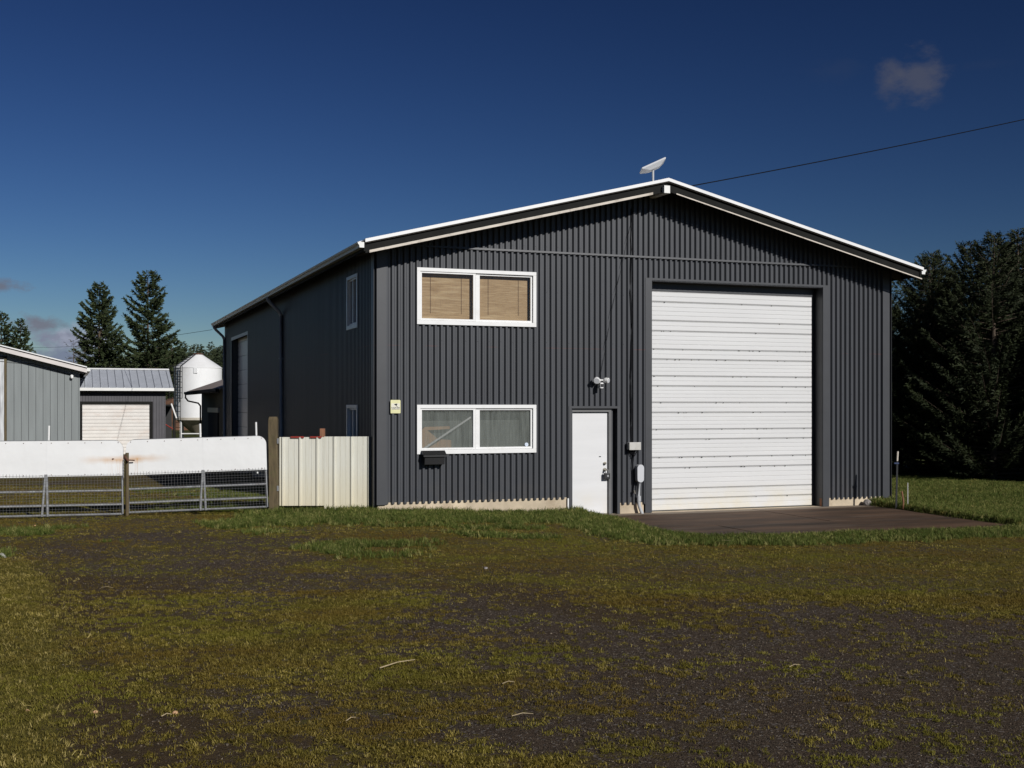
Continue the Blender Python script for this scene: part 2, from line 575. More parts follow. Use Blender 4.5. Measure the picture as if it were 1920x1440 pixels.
def blade_mat(name, c1, c2, c3, patch=None):
    t = NT(name); t.setp(Roughness=.7); t.b.inputs['Specular IOR Level'].default_value = .2
    oi = t.n.new('ShaderNodeObjectInfo')
    c = t.mix(oi.outputs['Random'], c1, c2)
    pw = t.math('POWER', oi.outputs['Random'], 6.0)
    c = t.mix(pw, c, c3)
    geo = t.n.new('ShaderNodeNewGeometry')
    n = t.n.new('ShaderNodeTexNoise'); n.inputs['Scale'].default_value = .8; n.inputs['Detail'].default_value = 4
    t.l.new(geo.outputs['Position'], n.inputs['Vector'])
    c = t.mix(t.ramp(n.outputs['Fac'], .35, .7), c, t.mix(.5, c, c1))
    if patch:
        n3 = t.n.new('ShaderNodeTexNoise'); n3.inputs['Scale'].default_value = .45; n3.inputs['Detail'].default_value = 5
        mp = t.n.new('ShaderNodeMapping'); mp.inputs['Location'].default_value = (7, 3, 0); mp.inputs['Scale'].default_value = (1, 1.7, 1)
        t.l.new(geo.outputs['Position'], mp.inputs['Vector']); t.l.new(mp.outputs[0], n3.inputs['Vector'])
        c = t.mix(t.math('MULTIPLY', t.ramp(n3.outputs['Fac'], .5, .62), .75), c, patch[0])
        c = t.mix(t.math('MULTIPLY', t.ramp(n3.outputs['Fac'], .48, .38), .7), c, patch[1])
    t.color(c)
    n2, l = t.n, t.l
    tl = n2.new('ShaderNodeBsdfTranslucent'); l.new(c, tl.inputs[0])
    mx = n2.new('ShaderNodeMixShader'); mx.inputs[0].default_value = .2
    l.new(t.b.outputs[0], mx.inputs[1]); l.new(tl.outputs[0], mx.inputs[2]); l.new(mx.outputs[0], n2['Material Output'].inputs[0])
    return t.m


M['blade_green'] = blade_mat('green_grass_blades', (.055, .080, .014), (.165, .195, .038), (.42, .37, .14))
M['blade_moss'] = blade_mat('olive_grass_blades', (.060, .048, .007), (.270, .215, .030), (.48, .38, .12), ((.140, .092, .016), (.165, .155, .018)))
M['blade_straw'] = blade_mat('straw_grass_blades', (.080, .068, .012), (.26, .21, .038), (.54, .43, .16))
M['pebble'] = blade_mat('crushed_stone', (.028, .022, .016), (.122, .094, .070), (.28, .23, .17))
M['twig'] = simple('dry_straw', (.42, .33, .20), .8, var=.3, vscale=20)
M['rock'] = simple('mottled_rock', (.20, .18, .17), .9, var=.7, vscale=14, bump=.5)


# ------------------------------------------------------------------ ground
def vnoise(x, y, seed):
    xi = np.floor(x).astype(np.int64); yi = np.floor(y).astype(np.int64)
    xf = x - xi; yf = y - yi
    def hsh(a, b):
        h = (a * 374761393 + b * 668265263 + seed * 974634777) & 0x7fffffff
        h = (h ^ (h >> 13)) * 1274126177 & 0x7fffffff
        return ((h ^ (h >> 16)) & 0xffff) / 65535.0
    u = xf * xf * (3 - 2 * xf); v = yf * yf * (3 - 2 * yf)
    return (hsh(xi, yi) * (1 - u) + hsh(xi + 1, yi) * u) * (1 - v) + (hsh(xi, yi + 1) * (1 - u) + hsh(xi + 1, yi + 1) * u) * v


def fbm(x, y, seed, octv=4):
    s = 0; a = .5; t = 0
    for i in range(octv):
        s = s + a * vnoise(x * 2 ** i, y * 2 ** i, seed + i); t += a; a *= .55
    return s / t


def sstep(x, a, b):
    t = np.clip((x - a) / (b - a), 0, 1)
    return t * t * (3 - 2 * t)


def to_uv(X, Y):
    dx = X - CORNER[0]; dy = Y - CORNER[1]
    return dx * UU[0] + dy * UU[1], dx * VV[0] + dy * VV[1]


def uv_world(u, v, z=0.0):
    p = CORNER + u * UU + v * VV
    return Vector((p[0], p[1], z))


def sdpoly(X, Y, pts):
    """signed distance to polygon, negative inside"""
    d = np.full(np.shape(X), 1e9); inside = np.zeros(np.shape(X), bool)
    n = len(pts)
    for i in range(n):
        x0, y0 = pts[i]; x1, y1 = pts[(i + 1) % n]
        ex, ey = x1 - x0, y1 - y0
        t = np.clip(((X - x0) * ex + (Y - y0) * ey) / (ex * ex + ey * ey + 1e-12), 0, 1)
        d = np.minimum(d, np.hypot(X - x0 - t * ex, Y - y0 - t * ey))
        c = ((y0 > Y) != (y1 > Y)) & (X < ex * (Y - y0) / (ey + 1e-12) + x0)
        inside ^= c
    return np.where(inside, -d, d)


APRON = [(1.28, 22.35), (1.43, 21.75), (1.72, 21.1), (2.0, 20.33), (2.2, 19.3), (2.5, 18.45), (2.95, 17.95), (3.6, 18.0), (4.46, 18.2), (6.29, 18.65),
         (8.09, 19.2), (9.75, 19.75), (9.3, 20.2), (8.62, 20.4), (8.28, 21.3), (7.62, 23.7), (7.35, 24.4), (8.2, 28), (-1, 26)]


def ground_h(X, Y):
    u, v = to_uv(X, Y)
    base = .03 + .13 * (1 - sstep(u, -.5, 3.7)) * sstep(v, -7, -1.0)
    base = base + .05 * sstep(u, 11.5, 16) 
    far = sstep(Y, 26, 40)
    base = base * (1 - far) + .02 * far
    base = base + .035 * (fbm(X * .5, Y * .5, 3) - .5) * (1 - far) + .012 * (fbm(X * 3, Y * 3, 5, 3) - .5)
    d = sdpoly(X, Y, APRON) + .12 * (fbm(X * 2.5, Y * 2.5, 9, 3) - .5)
    k = sstep(d, -.10, .06)
    lip = .035 * np.exp(-np.clip(d, 0, 9) ** 2 / .35)
    h = (base + lip) * k + (-.12) * (1 - k)
    # keep the soil under the floor of the workshop low
    inb = (u > .12) & (u < 10.8) & (v > .15) & (v < 20.5)
    return np.where(inb, -.15, h)


def px_ground(pts, z=.05):
    out = []
    for (x, y) in pts:
        Yd = FPX * (CAM_H - z) / (y - 760.0)
        out.append(((x - 960) / FPX * Yd, Yd))
    return out


GRAVEL = px_ground([(300, 985), (420, 975), (560, 1010), (640, 1040), (760, 1062), (880, 1085), (1000, 1110), (1120, 1128), (1250, 1112), (1380, 1108), (1560, 1122), (1760, 1142), (2100, 1165), (2600, 1250), (2600, 1700), (820, 1700), (900, 1450), (960, 1330), (760, 1260), (600, 1200), (420, 1110), (300, 1030)])
STRAW = px_ground([(-700, 1045), (-100, 1040), (50, 1062), (95, 1120), (110, 1180), (140, 1225), (150, 1290), (120, 1350), (100, 1440), (-50, 1700), (-900, 1700)])


def cover(X, Y):
    u, v = to_uv(X, Y)
    n1 = fbm(X * .55, Y * .9, 21); n2 = fbm(X * 1.6, Y * 2.4, 31); n3 = fbm(X * 5, Y * 6, 41, 3)
    wob = (n1 - .5) * 1.8 + (n2 - .5) * .8
    # green: strip along the workshop and the fence, round the apron, the lawn on the right
    da = sdpoly(X, Y, APRON)
    g = (1 - sstep(-v + wob * .9, .9, 2.1)) * sstep(u, -2.6, -1.6) * (1 - sstep(u, 4.2, 4.9)) * (v < .2)
    g2 = (1 - sstep(da + wob * .55, .55, 1.25)) * (v < 0)
    g3 = sstep(u + wob * .4, 10.1, 10.5) * sstep(v, -5.2, -4.4)
    g4 = sstep(n1 * .7 + n2 * .3, .58, .66) * .8 * sstep(-v, .5, 1.5) * (1 - sstep(-v, 4.0, 5.5))
    g5 = sstep(n2 * .5 + n1 * .5, .48, .6) * (v > 1.2) * (u < 0) * (1 - sstep(-u, 1.8, 4.2))
    G = np.clip(np.maximum.reduce([g, g2, g3, g4, g5]), 0, 1)
    G = np.where(Y > 45, .45 + .3 * n1, G)
    G = G * (1 - .35 * g3 * n3)
    # gravel
    dg = sdpoly(X, Y, GRAVEL) + wob * .9
    gr = 1 - sstep(dg, -.7, .6)
    up = sstep(X, -4.5, -1.5) * sstep(Y, 11.5, 14)
    Mo = .58 + .16 * up + (n1 - .5) * .55 + (n2 - .5) * .55
    Mo = Mo * (1 - gr) + gr * (.07 + (n2 - .5) * .9 + (n1 - .5) * .9 + .47 * (1 - sstep(X, -1.8, 1.4)))
    left = (1 - sstep(X, -3.4, 1.0)) * (1 - sstep(Y, 12, 15))
    Mo = Mo - .10 * left
    Mo = Mo + .10 * sstep(Y, 19, 23) * (u < 0)
    dark = 1 - sstep(sdpoly(X, Y, px_ground([(820, 1050), (1250, 1085), (1330, 1140), (1180, 1160), (960, 1120), (800, 1085)])) + wob * .3, -.1, .7)
    dark2 = 1 - sstep(sdpoly(X, Y, px_ground([(90, 1085), (290, 1090), (300, 1110), (180, 1125), (110, 1200), (170, 1330), (420, 1400), (130, 1420), (110, 1230)])) + wob * .5, -.1, .6)
    Br = np.clip(.28 + (n1 - .5) * 1.3 + .75 * dark + .8 * dark2 - gr * .25 + .25 * left, 0, 1)
    Mo = np.clip(Mo - .12 * dark - .16 * dark2, 0, 1)
    ds = sdpoly(X, Y, STRAW) + wob * .35
    St = np.clip((1 - sstep(ds, -.25, .35)) * (.75 + (n2 - .5) * .8), 0, 1)
    St = np.maximum(St, np.clip(g3 * (n3 * .9 + .2) * .85, 0, 1))
    return G, Mo, Br, St


def axis(lo, hi, step, far, n=26):
    core = np.arange(lo, hi + step * .5, step)
    g = np.geomspace(step * 2, far, n)
    return np.concatenate([lo - g[::-1], core, hi + g])


GX = axis(-13.0, 15.0, .085, 2600.0)
GY = axis(5.0, 27.0, .085, 2600.0)
XX, YY = np.meshgrid(GX, GY)
ZZ = ground_h(XX, YY)
cg = np.stack(cover(XX, YY), -1)
nx, ny = len(GX), len(GY)
ii = np.arange(nx * ny).reshape(ny, nx)
F = np.stack([ii[:-1, :-1], ii[:-1, 1:], ii[1:, 1:], ii[1:, :-1]], -1).reshape(-1, 4)
ground = np_mesh('ground', np.stack([XX, YY, ZZ], -1).reshape(-1, 3), F, M['ground'])
ground.data.polygons.foreach_set('use_smooth', [True] * len(ground.data.polygons))
ca = ground.data.color_attributes.new('cover', 'FLOAT_COLOR', 'POINT')
ca.data.foreach_set('color', cg.reshape(-1, 4).astype(np.float32).ravel())
tag(ground, kind='structure')


def gz(x, y):
    return float(ground_h(np.array([float(x)]), np.array([float(y)]))[0])


# ------------------------------------------------------------------ workshop
W, D = 10.9, 20.7
ws = empty('metal_workshop', uv_world(0, 0), TH)
tag(ws, 'large dark grey corrugated metal workshop with low gabled roof and tall white overhead door', 'workshop')
PITCH, DEEP = .1124, .045
ROOF_S = .245                 # rise per metre
RIDGE_U = 5.45
EAVE = .40
OVH = .60


def roof_z(u):                # underside of the roof sheet
    return 6.22 - abs(u - RIDGE_U) * ROOF_S


def profile(a, b, off=0.0):
    """polyline (s, depth) of trapezoid ribs between a and b"""
    pts = []
    k0 = int(math.floor(a / PITCH)) - 1
    k = k0
    while k * PITCH < b + PITCH:
        s0 = k * PITCH + off
        for ds, d in ((0, 0), (.033, 0), (.055, DEEP), (.0904, DEEP)):
            pts.append((s0 + ds, d))
        k += 1
    # clip
    out = []
    for (s0, d0), (s1, d1) in zip(pts[:-1], pts[1:]):
        if s1 <= a or s0 >= b: continue
        if s0 < a: d0 = d0 + (d1 - d0) * (a - s0) / (s1 - s0); s0 = a
        if s1 > b: d1 = d0 + (d1 - d0) * (b - s0) / (s1 - s0); s1 = b
        out.append((s0, d0, s1, d1))
    return out


def corrugated(name, a, b, zlo, zhi, holes, place, parent, mat, top=None):
    """ribbed sheet; holes = (s0, s1, z0, z1); place(s, depth, z) -> local point"""
    mb = MB()
    cuts = sorted({h[0] for h in holes} | {h[1] for h in holes})
    segs = []
    for (s0, d0, s1, d1) in profile(a, b):
        xs = [s0] + [c for c in cuts if s0 + 1e-5 < c < s1 - 1e-5] + [s1]
        for p, q in zip(xs[:-1], xs[1:]):
            f = lambda s: d0 + (d1 - d0) * (s - s0) / (s1 - s0)
            segs.append((p, f(p), q, f(q)))
    for (s0, d0, s1, d1) in segs:
        m = (s0 + s1) / 2
        lo = zlo(m) if callable(zlo) else zlo
        tz0 = (top(s0) if top else zhi); tz1 = (top(s1) if top else zhi)
        zz = [(lo, None)]
        iv = sorted([(h[2], h[3]) for h in holes if h[0] < m < h[1]])
        cur = lo; spans = []
        for (h0, h1) in iv:
            if h0 > cur: spans.append((cur, cur, h0, h0))
            cur = max(cur, h1)
        if cur < min(tz0, tz1): spans.append((cur, cur, tz0, tz1))
        for (b0, b1, t0, t1) in spans:
            mb.quad(place(s0, d0, b0), place(s1, d1, b1), place(s1, d1, t1), place(s0, d0, t0))
    return mb.build(name, mat, parent)


OH = (5.39, 9.26, 0.0, 4.43)        # overhead door opening
MD = (3.72, 4.66, 0.0, 1.99)        # entry door opening
WINS = [(.76, 2.98, 3.52, 4.47), (.76, 2.98, 1.21, 2.03)]
SEAM = 4.885
front = lambda s, d, z: (s, -d, z)
corrugated('lower_front_siding', .0, W, lambda u: .31 if u < 3.8 else (.14 if u > 9.2 else .17), SEAM + .03,
           [OH, MD] + WINS, front, ws, M['siding'], top=lambda u: min(SEAM + .03, roof_z(u)))
# gable sheet laps over the lower one
gs = MB()
for (s0, d0, s1, d1) in profile(0.0, W):
    t0, t1 = roof_z(s0), roof_z(s1)
    if min(t0, t1) <= SEAM: continue
    gs.quad((s0, -d0 - .012, SEAM), (s1, -d1 - .012, SEAM), (s1, -d1 - .012, t1), (s0, -d0 - .012, t0))
gs.build('gable_siding', M['siding'], ws)
u0s = RIDGE_U - (6.22 - SEAM) / ROOF_S
MB().prism([(u0s, -.059, SEAM - .022), (u0s, -.067, SEAM - .022), (u0s, -.065, SEAM + .012), (u0s, -.059, SEAM + .012)], (2 * (RIDGE_U - u0s), 0, 0)).build('seam_flashing', M['trim'], ws)

SD = (15.4, 19.0, 0.0, 4.15)
SW = [(1.20, 2.08, 3.52, 4.50), (1.20, 2.08, 1.20, 2.05)]
corrugated('left_side_siding', 0.0, D, .22, 4.87, [SD] + SW, lambda s, d, z: (-d, s, z), ws, M['siding'])
corrugated('right_side_siding', 0.0, D, .14, 4.87, [], lambda s, d, z: (W + d, s, z), ws, M['siding'])
corrugated('back_siding', 0.0, W, .14, 6, [], lambda s, d, z: (s, D + d, z), ws, M['siding'], top=roof_z)
# inner skin keeps the hollow building dark and light-tight
MB().box(.25, W - .25, .45, D - .25, .0, 4.6).build('inner_lining', M['interior'], ws)
# corner flashings
def corner(mb, u, v, su, sv_, z0, z1, w=.17):
    mb.box(min(u, u + su * w), max(u, u + su * w), v - .053 if sv_ < 0 else v + .047, v - .047 if sv_ < 0 else v + .053, z0, z1)
    mb.box(min(u - su * .053, u - su * .047), max(u - su * .053, u - su * .047), min(v + sv_ * .053, v - sv_ * w), max(v + sv_ * .053, v - sv_ * w), z0, z1)
for (u, su, z0) in ((0, 1, .30), (W, -1, .13)):
    mb = MB(); corner(mb, u, 0, su, -1, z0, 4.84); mb.build('corner_flashing', M['trim'], ws)
    mb = MB(); corner(mb, u, D, su, 1, z0, 4.84); mb.build('corner_flashing', M['trim'], ws)
# foundation
for (a, b, t) in ((.03, 3.64, .335), (4.72, 5.24, .20), (9.42, W - .03, .165)):
    MB().box(a, b, -.006, .42, -.3, t).build('foundation', M['concrete'], ws)
MB().box(.02, .40, .42, D, -.3, .30).build('foundation', M['concrete'], ws)
MB().box(W - .4, W - .02, .42, D, -.3, .16).build('foundation', M['concrete'], ws)
MB().box(3.60, 9.46, -.01, .6, -.3, -.004).build('door_sill', M['concrete'], ws)
# screw heads on the ribs
sc = MB()
for zrow in (.42, 1.35, 2.28, 3.21, 4.14, 4.98):
    k = 0
    while (k + .65) * PITCH < W - .2:
        s = k * PITCH + .074
        ok = s > .2 and zrow < roof_z(s) - .1 and not any(h[0] - .12 < s < h[1] + .12 and h[2] - .1 < zrow < h[3] + .1 for h in [OH, MD] + WINS)
        if ok and k % 2 == 0:
            y = -DEEP - (.012 if zrow > SEAM else 0)
            sc.box(s - .006, s + .006, y - .006, y, zrow - .006, zrow + .006)
        k += 1
tag(sc.build('screw_head', M['trim'], ws), kind='stuff')

# roof: ribbed white steel on two slopes
def slope_sheet(side):
    mb = MB()
    ue = -EAVE if side < 0 else W + EAVE
    zr = 6.27; ze = zr - (RIDGE_U + EAVE) * ROOF_S
    n = Vector((0, 0, 1))
    a = -OVH; step = .2286
    v = a
    prof = []
    while v < D + .45:
        prof += [(v, 0), (v + .17, 0), (v + .185, .022), (v + .212, .022)]
        v += step
    for (p, dp), (q, dq) in zip(prof[:-1], prof[1:]):
        mb.quad((RIDGE_U, p, zr + dp), (ue, p, ze + dp), (ue, q, ze + dq), (RIDGE_U, q, zr + dq))
        if dp == 0 or dq == 0:
            mb.quad((RIDGE_U, p, zr - .02), (ue, p, ze - .02), (ue, q, ze - .02), (RIDGE_U, q, zr - .02))
    return mb.build('roof_sheet', M['roof'], ws)


for sd in (-1, 1):
    slope_sheet(sd)
def slope_bar(name, mat, side, u_in, u_out, v0, v1, dz0, dz1):
    """bar that follows the roof slope from u_in (near ridge) to u_out"""
    z = lambda u: 6.27 - abs(u - RIDGE_U) * ROOF_S
    pts = [(u_in, v0, z(u_in) + dz0), (u_out, v0, z(u_out) + dz0), (u_out, v0, z(u_out) + dz1), (u_in, v0, z(u_in) + dz1)]
    return MB().prism(pts, (0, v1 - v0, 0)).build(name, mat, ws)
for sd, ue in ((-1, -EAVE + .06), (1, W + EAVE)):
    slope_bar('rake_trim', M['roof'], sd, RIDGE_U, ue, -OVH - .022, -OVH - .004, -.028, .026)
    slope_bar('rake_trim', M['roof'], sd, RIDGE_U, ue, -OVH - .022, -.40, .0265, .030)
    slope_bar('fascia_board', M['fascia'], sd, RIDGE_U, ue + (.02 if sd < 0 else -.02), -OVH + .05, -OVH + .09, -.212, -.029)
    slope_bar('fascia_board', M['fascia'], sd, RIDGE_U, ue + (.04 if sd < 0 else -.04), -OVH + .001, -OVH + .049, -.219, -.213)
    slope_bar('rake_trim', M['roof'], sd, RIDGE_U, ue, D + .43, D + .45, -.20, .026)
    slope_bar('soffit', M['soffit'], sd, RIDGE_U, ue, -OVH + .0, .06, -.045, -.020)
    slope_bar('soffit', M['soffit'], sd, -.03 if sd < 0 else W + .03, ue, .062, D + .4, -.080, -.055)
    slope_bar('roof_rafter', M['soffit'], sd, RIDGE_U - .1 * (-sd), ue, .0, .045, -.20, -.083)
slope_bar('edge_board', M['board'], -1, 5.12, -EAVE + .13, -OVH - .022, -OVH + .0, -.222, -.178)
slope_bar('edge_board', M['board'], 1, 5.62, W + EAVE - .03, -OVH - .004, -OVH + .0, -.222, -.200)
MB().box(5.34, 5.46, -OVH - .05, .0, 6.01, 6.15).build('ridge_beam', M['gutter_white'], ws)
MB().prism([(RIDGE_U - .16, -OVH - .02, 6.262), (RIDGE_U, -OVH - .02, 6.303), (RIDGE_U + .16, -OVH - .02, 6.262), (RIDGE_U, -OVH - .02, 6.297)], (0, D + 1.05, 0)).build('ridge_cap', M['roof'], ws)
# gutters
def gutter(name, u, sgn, v0, v1, zt):
    mb = MB()
    pr = [(0, 0), (-.115, 0), (-.108, -.03), (-.085, -.055), (-.08, -.095), (0, -.095)]
    inner = [(-.006, 0), (-.109, -.002), (-.100, -.03), (-.078, -.055), (-.074, -.089), (-.006, -.089)]
    n = len(mb.v)
    P = [(u + sgn * -a, v, zt + z) for v in (v0, v1) for (a, z) in pr]
    Q = [(u + sgn * -a, v, zt + z) for v in (v0, v1) for (a, z) in inner]
    mb.v += P + Q
    k = len(pr)
    for i in range(k):
        j = (i + 1) % k
        if i == 0: continue   # open top
        mb.f.append((i, j, k + j, k + i)); mb.f.append((2 * k + i, 2 * k + j, 3 * k + j, 3 * k + i))
    o = mb.build(name, M['gutter'], ws)
    for v in (v0 - .004, v1):
        MB().prism([(u + sgn * -a, v, zt + z) for (a, z) in pr], (0, .004, 0)).build('end_cap', M['gutter_white'], o)
    return o
ZG = 6.27 - (RIDGE_U + EAVE) * ROOF_S
gutter('gutter', -EAVE + .045, -1, -OVH + .005, D + .40, ZG - .012)
gutter('gutter', W + EAVE - .03, 1, -OVH + .005, D + .40, ZG - .012)
MB().box(-EAVE + .047, -EAVE + .075, -OVH + .03, D + .4, ZG - .16, ZG - .02).build('fascia_board', M['fascia'], ws)
MB().box(W + EAVE - .06, W + EAVE - .034, -OVH + .03, D + .4, ZG - .16, ZG - .02).build('fascia_board', M['fascia'], ws)
for v in (9.3, 20.62):
    g = MB().tube([(-.42, v, ZG - .10), (-.42, v, ZG - .17), (-.36, v, ZG - .24), (-.13, v, ZG - .46), (-.085, v, ZG - .56), (-.085, v, .25)], .045, 10).build('downspout', M['spout'], ws, smooth=True)
    for z in (1.1, 3.2):
        MB().box(-.135, -.03, v - .06, v + .06, z, z + .025).build('strap', M['spout'], g)

# overhead door: the white panels, from the photograph's seam heights
oh = empty('overhead_door'); oh.parent = ws
seams = [0.0, .225, .425, .83, 1.035, 1.385, 1.58, 1.91, 2.105, 2.425, 2.62, 2.945, 3.14, 3.495, 3.695, 4.06, 4.265]
rr = random.Random(3)
VDR = .22
for a, b in zip(seams[:-1], seams[1:]):
    mb = MB(); h = b - a
    nr = 2 if h < .26 else 4
    zs = [(a + .004, VDR + .012), (a + .016, VDR - .004)]
    for k in range(nr):
        z0 = a + .016 + (h - .030) * k / nr; z1 = a + .016 + (h - .030) * (k + 1) / nr
        zs += [(z0 + .010, VDR - .006), (z1 - .010, VDR - .006), (z1 - .004, VDR + .001)]
    zs += [(b - .012, VDR - .008), (b - .003, VDR - .010), (b - .0005, VDR + .014)]
    tilt = rr.uniform(-.0015, .0015)
    for (z0, y0), (z1, y1) in zip(zs[:-1], zs[1:]):
        mb.quad((OH[0] - .02, y0 + tilt, z0), (9.175, y0 + tilt, z0), (9.175, y1 + tilt, z1), (OH[0] - .02, y1 + tilt, z1))
    mb.box(OH[0] - .02, 9.172, VDR + .02, VDR + .045, a + .001, b - .001)
    mb.build('door_panel', M['ohdoor'], oh)
sp = MB()
for z in seams[1:-1]:
    for _ in range(rr.randint(3, 13) if .8 < z < 3.3 else rr.randint(1, 4)):
        x = rr.uniform(OH[0], OH[1] - .2); w = rr.uniform(.006, .03); hh = rr.uniform(.006, .016)
        sp.box(x, x + w, VDR - .018, VDR - .010, z - hh, z + .002)
tag(sp.build('seam_speck', M['black'], oh), kind='stuff')
MB().box(9.18, 9.258, .24, .27, .0, 4.42).build('door_track', M['trim'], ws)
MB().box(OH[0] - .02, 9.175, VDR - .02, VDR + .03, -.004, .004).build('bottom_seal', M['black'], oh)
# jambs, header and face trim
MB().box(5.25, 5.39, -.054, -.048, .0, 4.485).build('door_trim', M['doortrim'], ws)
MB().box(5.37, 5.3899, -.040, .45, .0, 4.45).build('jamb', M['trim'], ws)
MB().box(9.2605, 9.28, -.040, .45, .0, 4.45).build('jamb', M['trim'], ws)
MB().box(9.264, 9.41, -.054, -.048, .0, 4.485).build('door_trim', M['doortrim'], ws)
MB().box(5.391, 9.263, -.054, -.048, 4.445, 4.485).build('header_trim', M['doortrim'], ws)
MB().box(5.391, 9.259, -.040, .45, 4.431, 4.444).build('header_soffit', M['trim'], ws)
MB().box(5.391, 9.178, .195, .26, 4.268, 4.430).build('header_board', M['trim'], ws)
MB().box(9.26, 9.4, -.02, .06, .0, .16).build('foundation_block', M['redwood'], ws)

# entry door
ed = empty('entry_door'); ed.parent = ws
MB().box(3.755, 4.505, .05, .09, .005, 1.915).build('door_leaf', M['mandoor'], ed, bevel=.003)
kb = MB(); kb.tube([(4.44, .05, .955), (4.44, .02, .955)], .028, 14); kb.tube([(4.44, .02, .955), (4.44, .005, .955)], .022, 14)
kb.build('deadbolt', M['brass'], ed, smooth=True)
kb = MB(); kb.tube([(4.44, .05, .835), (4.44, .035, .835)], .034, 14); kb.tube([(4.44, .035, .835), (4.44, -.0, .835)], .013, 10)
kb.tube([(4.44, .0, .835), (4.44, -.012, .835), (4.44, -.035, .835), (4.44, -.042, .835)], .020, 14)
kb.build('door_knob', M['brass'], ed, smooth=True)
MB().box(4.325, 4.365, .044, .05, 1.075, 1.09).build('name_plate', M['black'], ed)
MB().box(3.72, 3.753, -.01, .16, .0, 1.99).build('door_frame', M['trim'], ed)
MB().box(4.507, 4.56, .0, .16, .0, 1.99).build('door_frame', M['doorframe'], ed)
MB().box(4.562, 4.60, .03, .16, .0, 1.99).build('door_frame', M['trim'], ed)
MB().box(3.753, 4.507, .0, .16, 1.925, 1.99).build('door_frame', M['doorframe'], ed)
MB().box(4.60, 4.66, .12, .16, .0, 1.99).build('door_frame', M['trim'], ed)
MB().box(3.665, 3.721, -.054, -.048, .0, 2.035).build('door_trim', M['trim'], ws)
MB().box(4.661, 4.715, -.054, -.048, .0, 2.035).build('door_trim', M['trim'], ws)
MB().box(3.722, 4.660, -.054, -.048, 1.992, 2.035).build('door_trim', M['trim'], ws)
MB().box(3.722, 4.66, -.040, .16, 1.991, 2.0).build('door_trim', M['trim'], ws)
MB().box(4.661, 4.67, -.040, .16, .0, 1.99).build('door_trim', M['trim'], ws)
MB().box(3.64, 3.664, -.05, -.03, .12, .32).build('drip_strip', M['pvcwhite'], ws)
MB().box(3.6, 4.75, .17, .2, .0, 2.1).build('inner_wall', M['interior'], ws)


def window(name, u0, u1, z0, z1, place, ratio, glass):
    """slider: frame, two sashes with panes; place(x, depth, z) maps to the wall. depth < 0 is outwards"""
    wn = empty(name); wn.parent = ws
    def bar(mb, a, b, c, d, e, f):
        x = [place(p, q, r) for p in (a, b) for q in (c, d) for r in (e, f)]
        xs = [min(t[i] for t in x) for i in range(3)]; ys = [max(t[i] for t in x) for i in range(3)]
        mb.box(xs[0], ys[0], xs[1], ys[1], xs[2], ys[2])
    f = MB(); w = .065
    bar(f, u0, u1, -.062, .05, z1 - w, z1); bar(f, u0, u1, -.062, .05, z0, z0 + w + .01)
    bar(f, u0, u0 + w, -.062, .05, z0 + w + .01, z1 - w); bar(f, u1 - w, u1, -.062, .05, z0 + w + .01, z1 - w)
    f.build('window_frame', M['vinyl'], wn, bevel=.004)
    mid = u0 + (u1 - u0) * ratio
    for i, (a, b) in enumerate(((u0 + w + .003, mid - .004), (mid + .004, u1 - w - .003))):
        s_ = .045 if i == 0 else .05
        y0, y1 = (-.045, .0) if i == 0 else (-.025, .02)
        g = MB()
        zz0, zz1 = z0 + w + .013, z1 - w - .003
        bar(g, a, b, y0, y1, zz0, zz0 + s_ * .7); bar(g, a, b, y0, y1, zz1 - s_ * .6, zz1)
        l_ = s_ * (.6 if i == 0 else 1.5); r_ = s_ * (1.1 if i == 0 else .7)
        bar(g, a, a + l_, y0, y1, zz0 + s_ * .7, zz1 - s_ * .6); bar(g, b - r_, b, y0, y1, zz0 + s_ * .7, zz1 - s_ * .6)
        sash = g.build('sash', M['vinyl'], wn, bevel=.003)
        p = MB(); m = (y0 + y1) / 2 + .008
        q = [place(a + l_, m, zz0 + .02), place(b - r_, m, zz0 + .02), place(b - r_, m, zz1 - .02), place(a + l_, m, zz1 - .02)]
        p.quad(*q); pane = p.build('pane', glass, wn)
    return wn


fplace = lambda a, d, z: (a, d, z)
splace = lambda a, d, z: (d, a, z)
win1 = window('upper_window', .73, 3.01, 3.49, 4.50, fplace, .487, M['glass'])
win2 = window('lower_window', .73, 3.01, 1.18, 2.06, fplace, .487, M['dusty'])
for z0, z1 in ((3.49, 4.50), (1.18, 2.06)):
    window('side_window', 1.19, 2.09, z0, z1, splace, .5, M['glass'])
MB().box(.7, 3.04, .30, .33, 3.45, 4.55).build('room_back', M['interior'], ws)
MB().box(.7, 3.04, .36, .38, 1.1, 2.1).build('room_back', M['interior'], ws)
for z0, z1 in ((3.56, 4.44), (1.26, 2.0)):  # pale bluish panel behind the far half of each side window
    MB().box(.05, .06, 1.66, 2.05, z0, z1).build('pale_panel', simple('pale_panel_%d' % int(z0), (.55, .58, .62), .7, var=.06), ws)
# bamboo blinds with lift cords
for (a, b, sg) in ((.795, 1.80, -1), (1.89, 2.905, 1)):
    MB().box(a, b, .075, .085, 3.52, 4.405 + (0 if sg < 0 else .0)).build('bamboo_blind', M['bamboo'], win1)
    for t in (.22, .80):
        cb = MB(); cb.box(a + (b - a) * t - .002, a + (b - a) * t + .002, .066, .074, 3.70, 4.36)
        cb.build('blind_cord', M['rust'], win1)
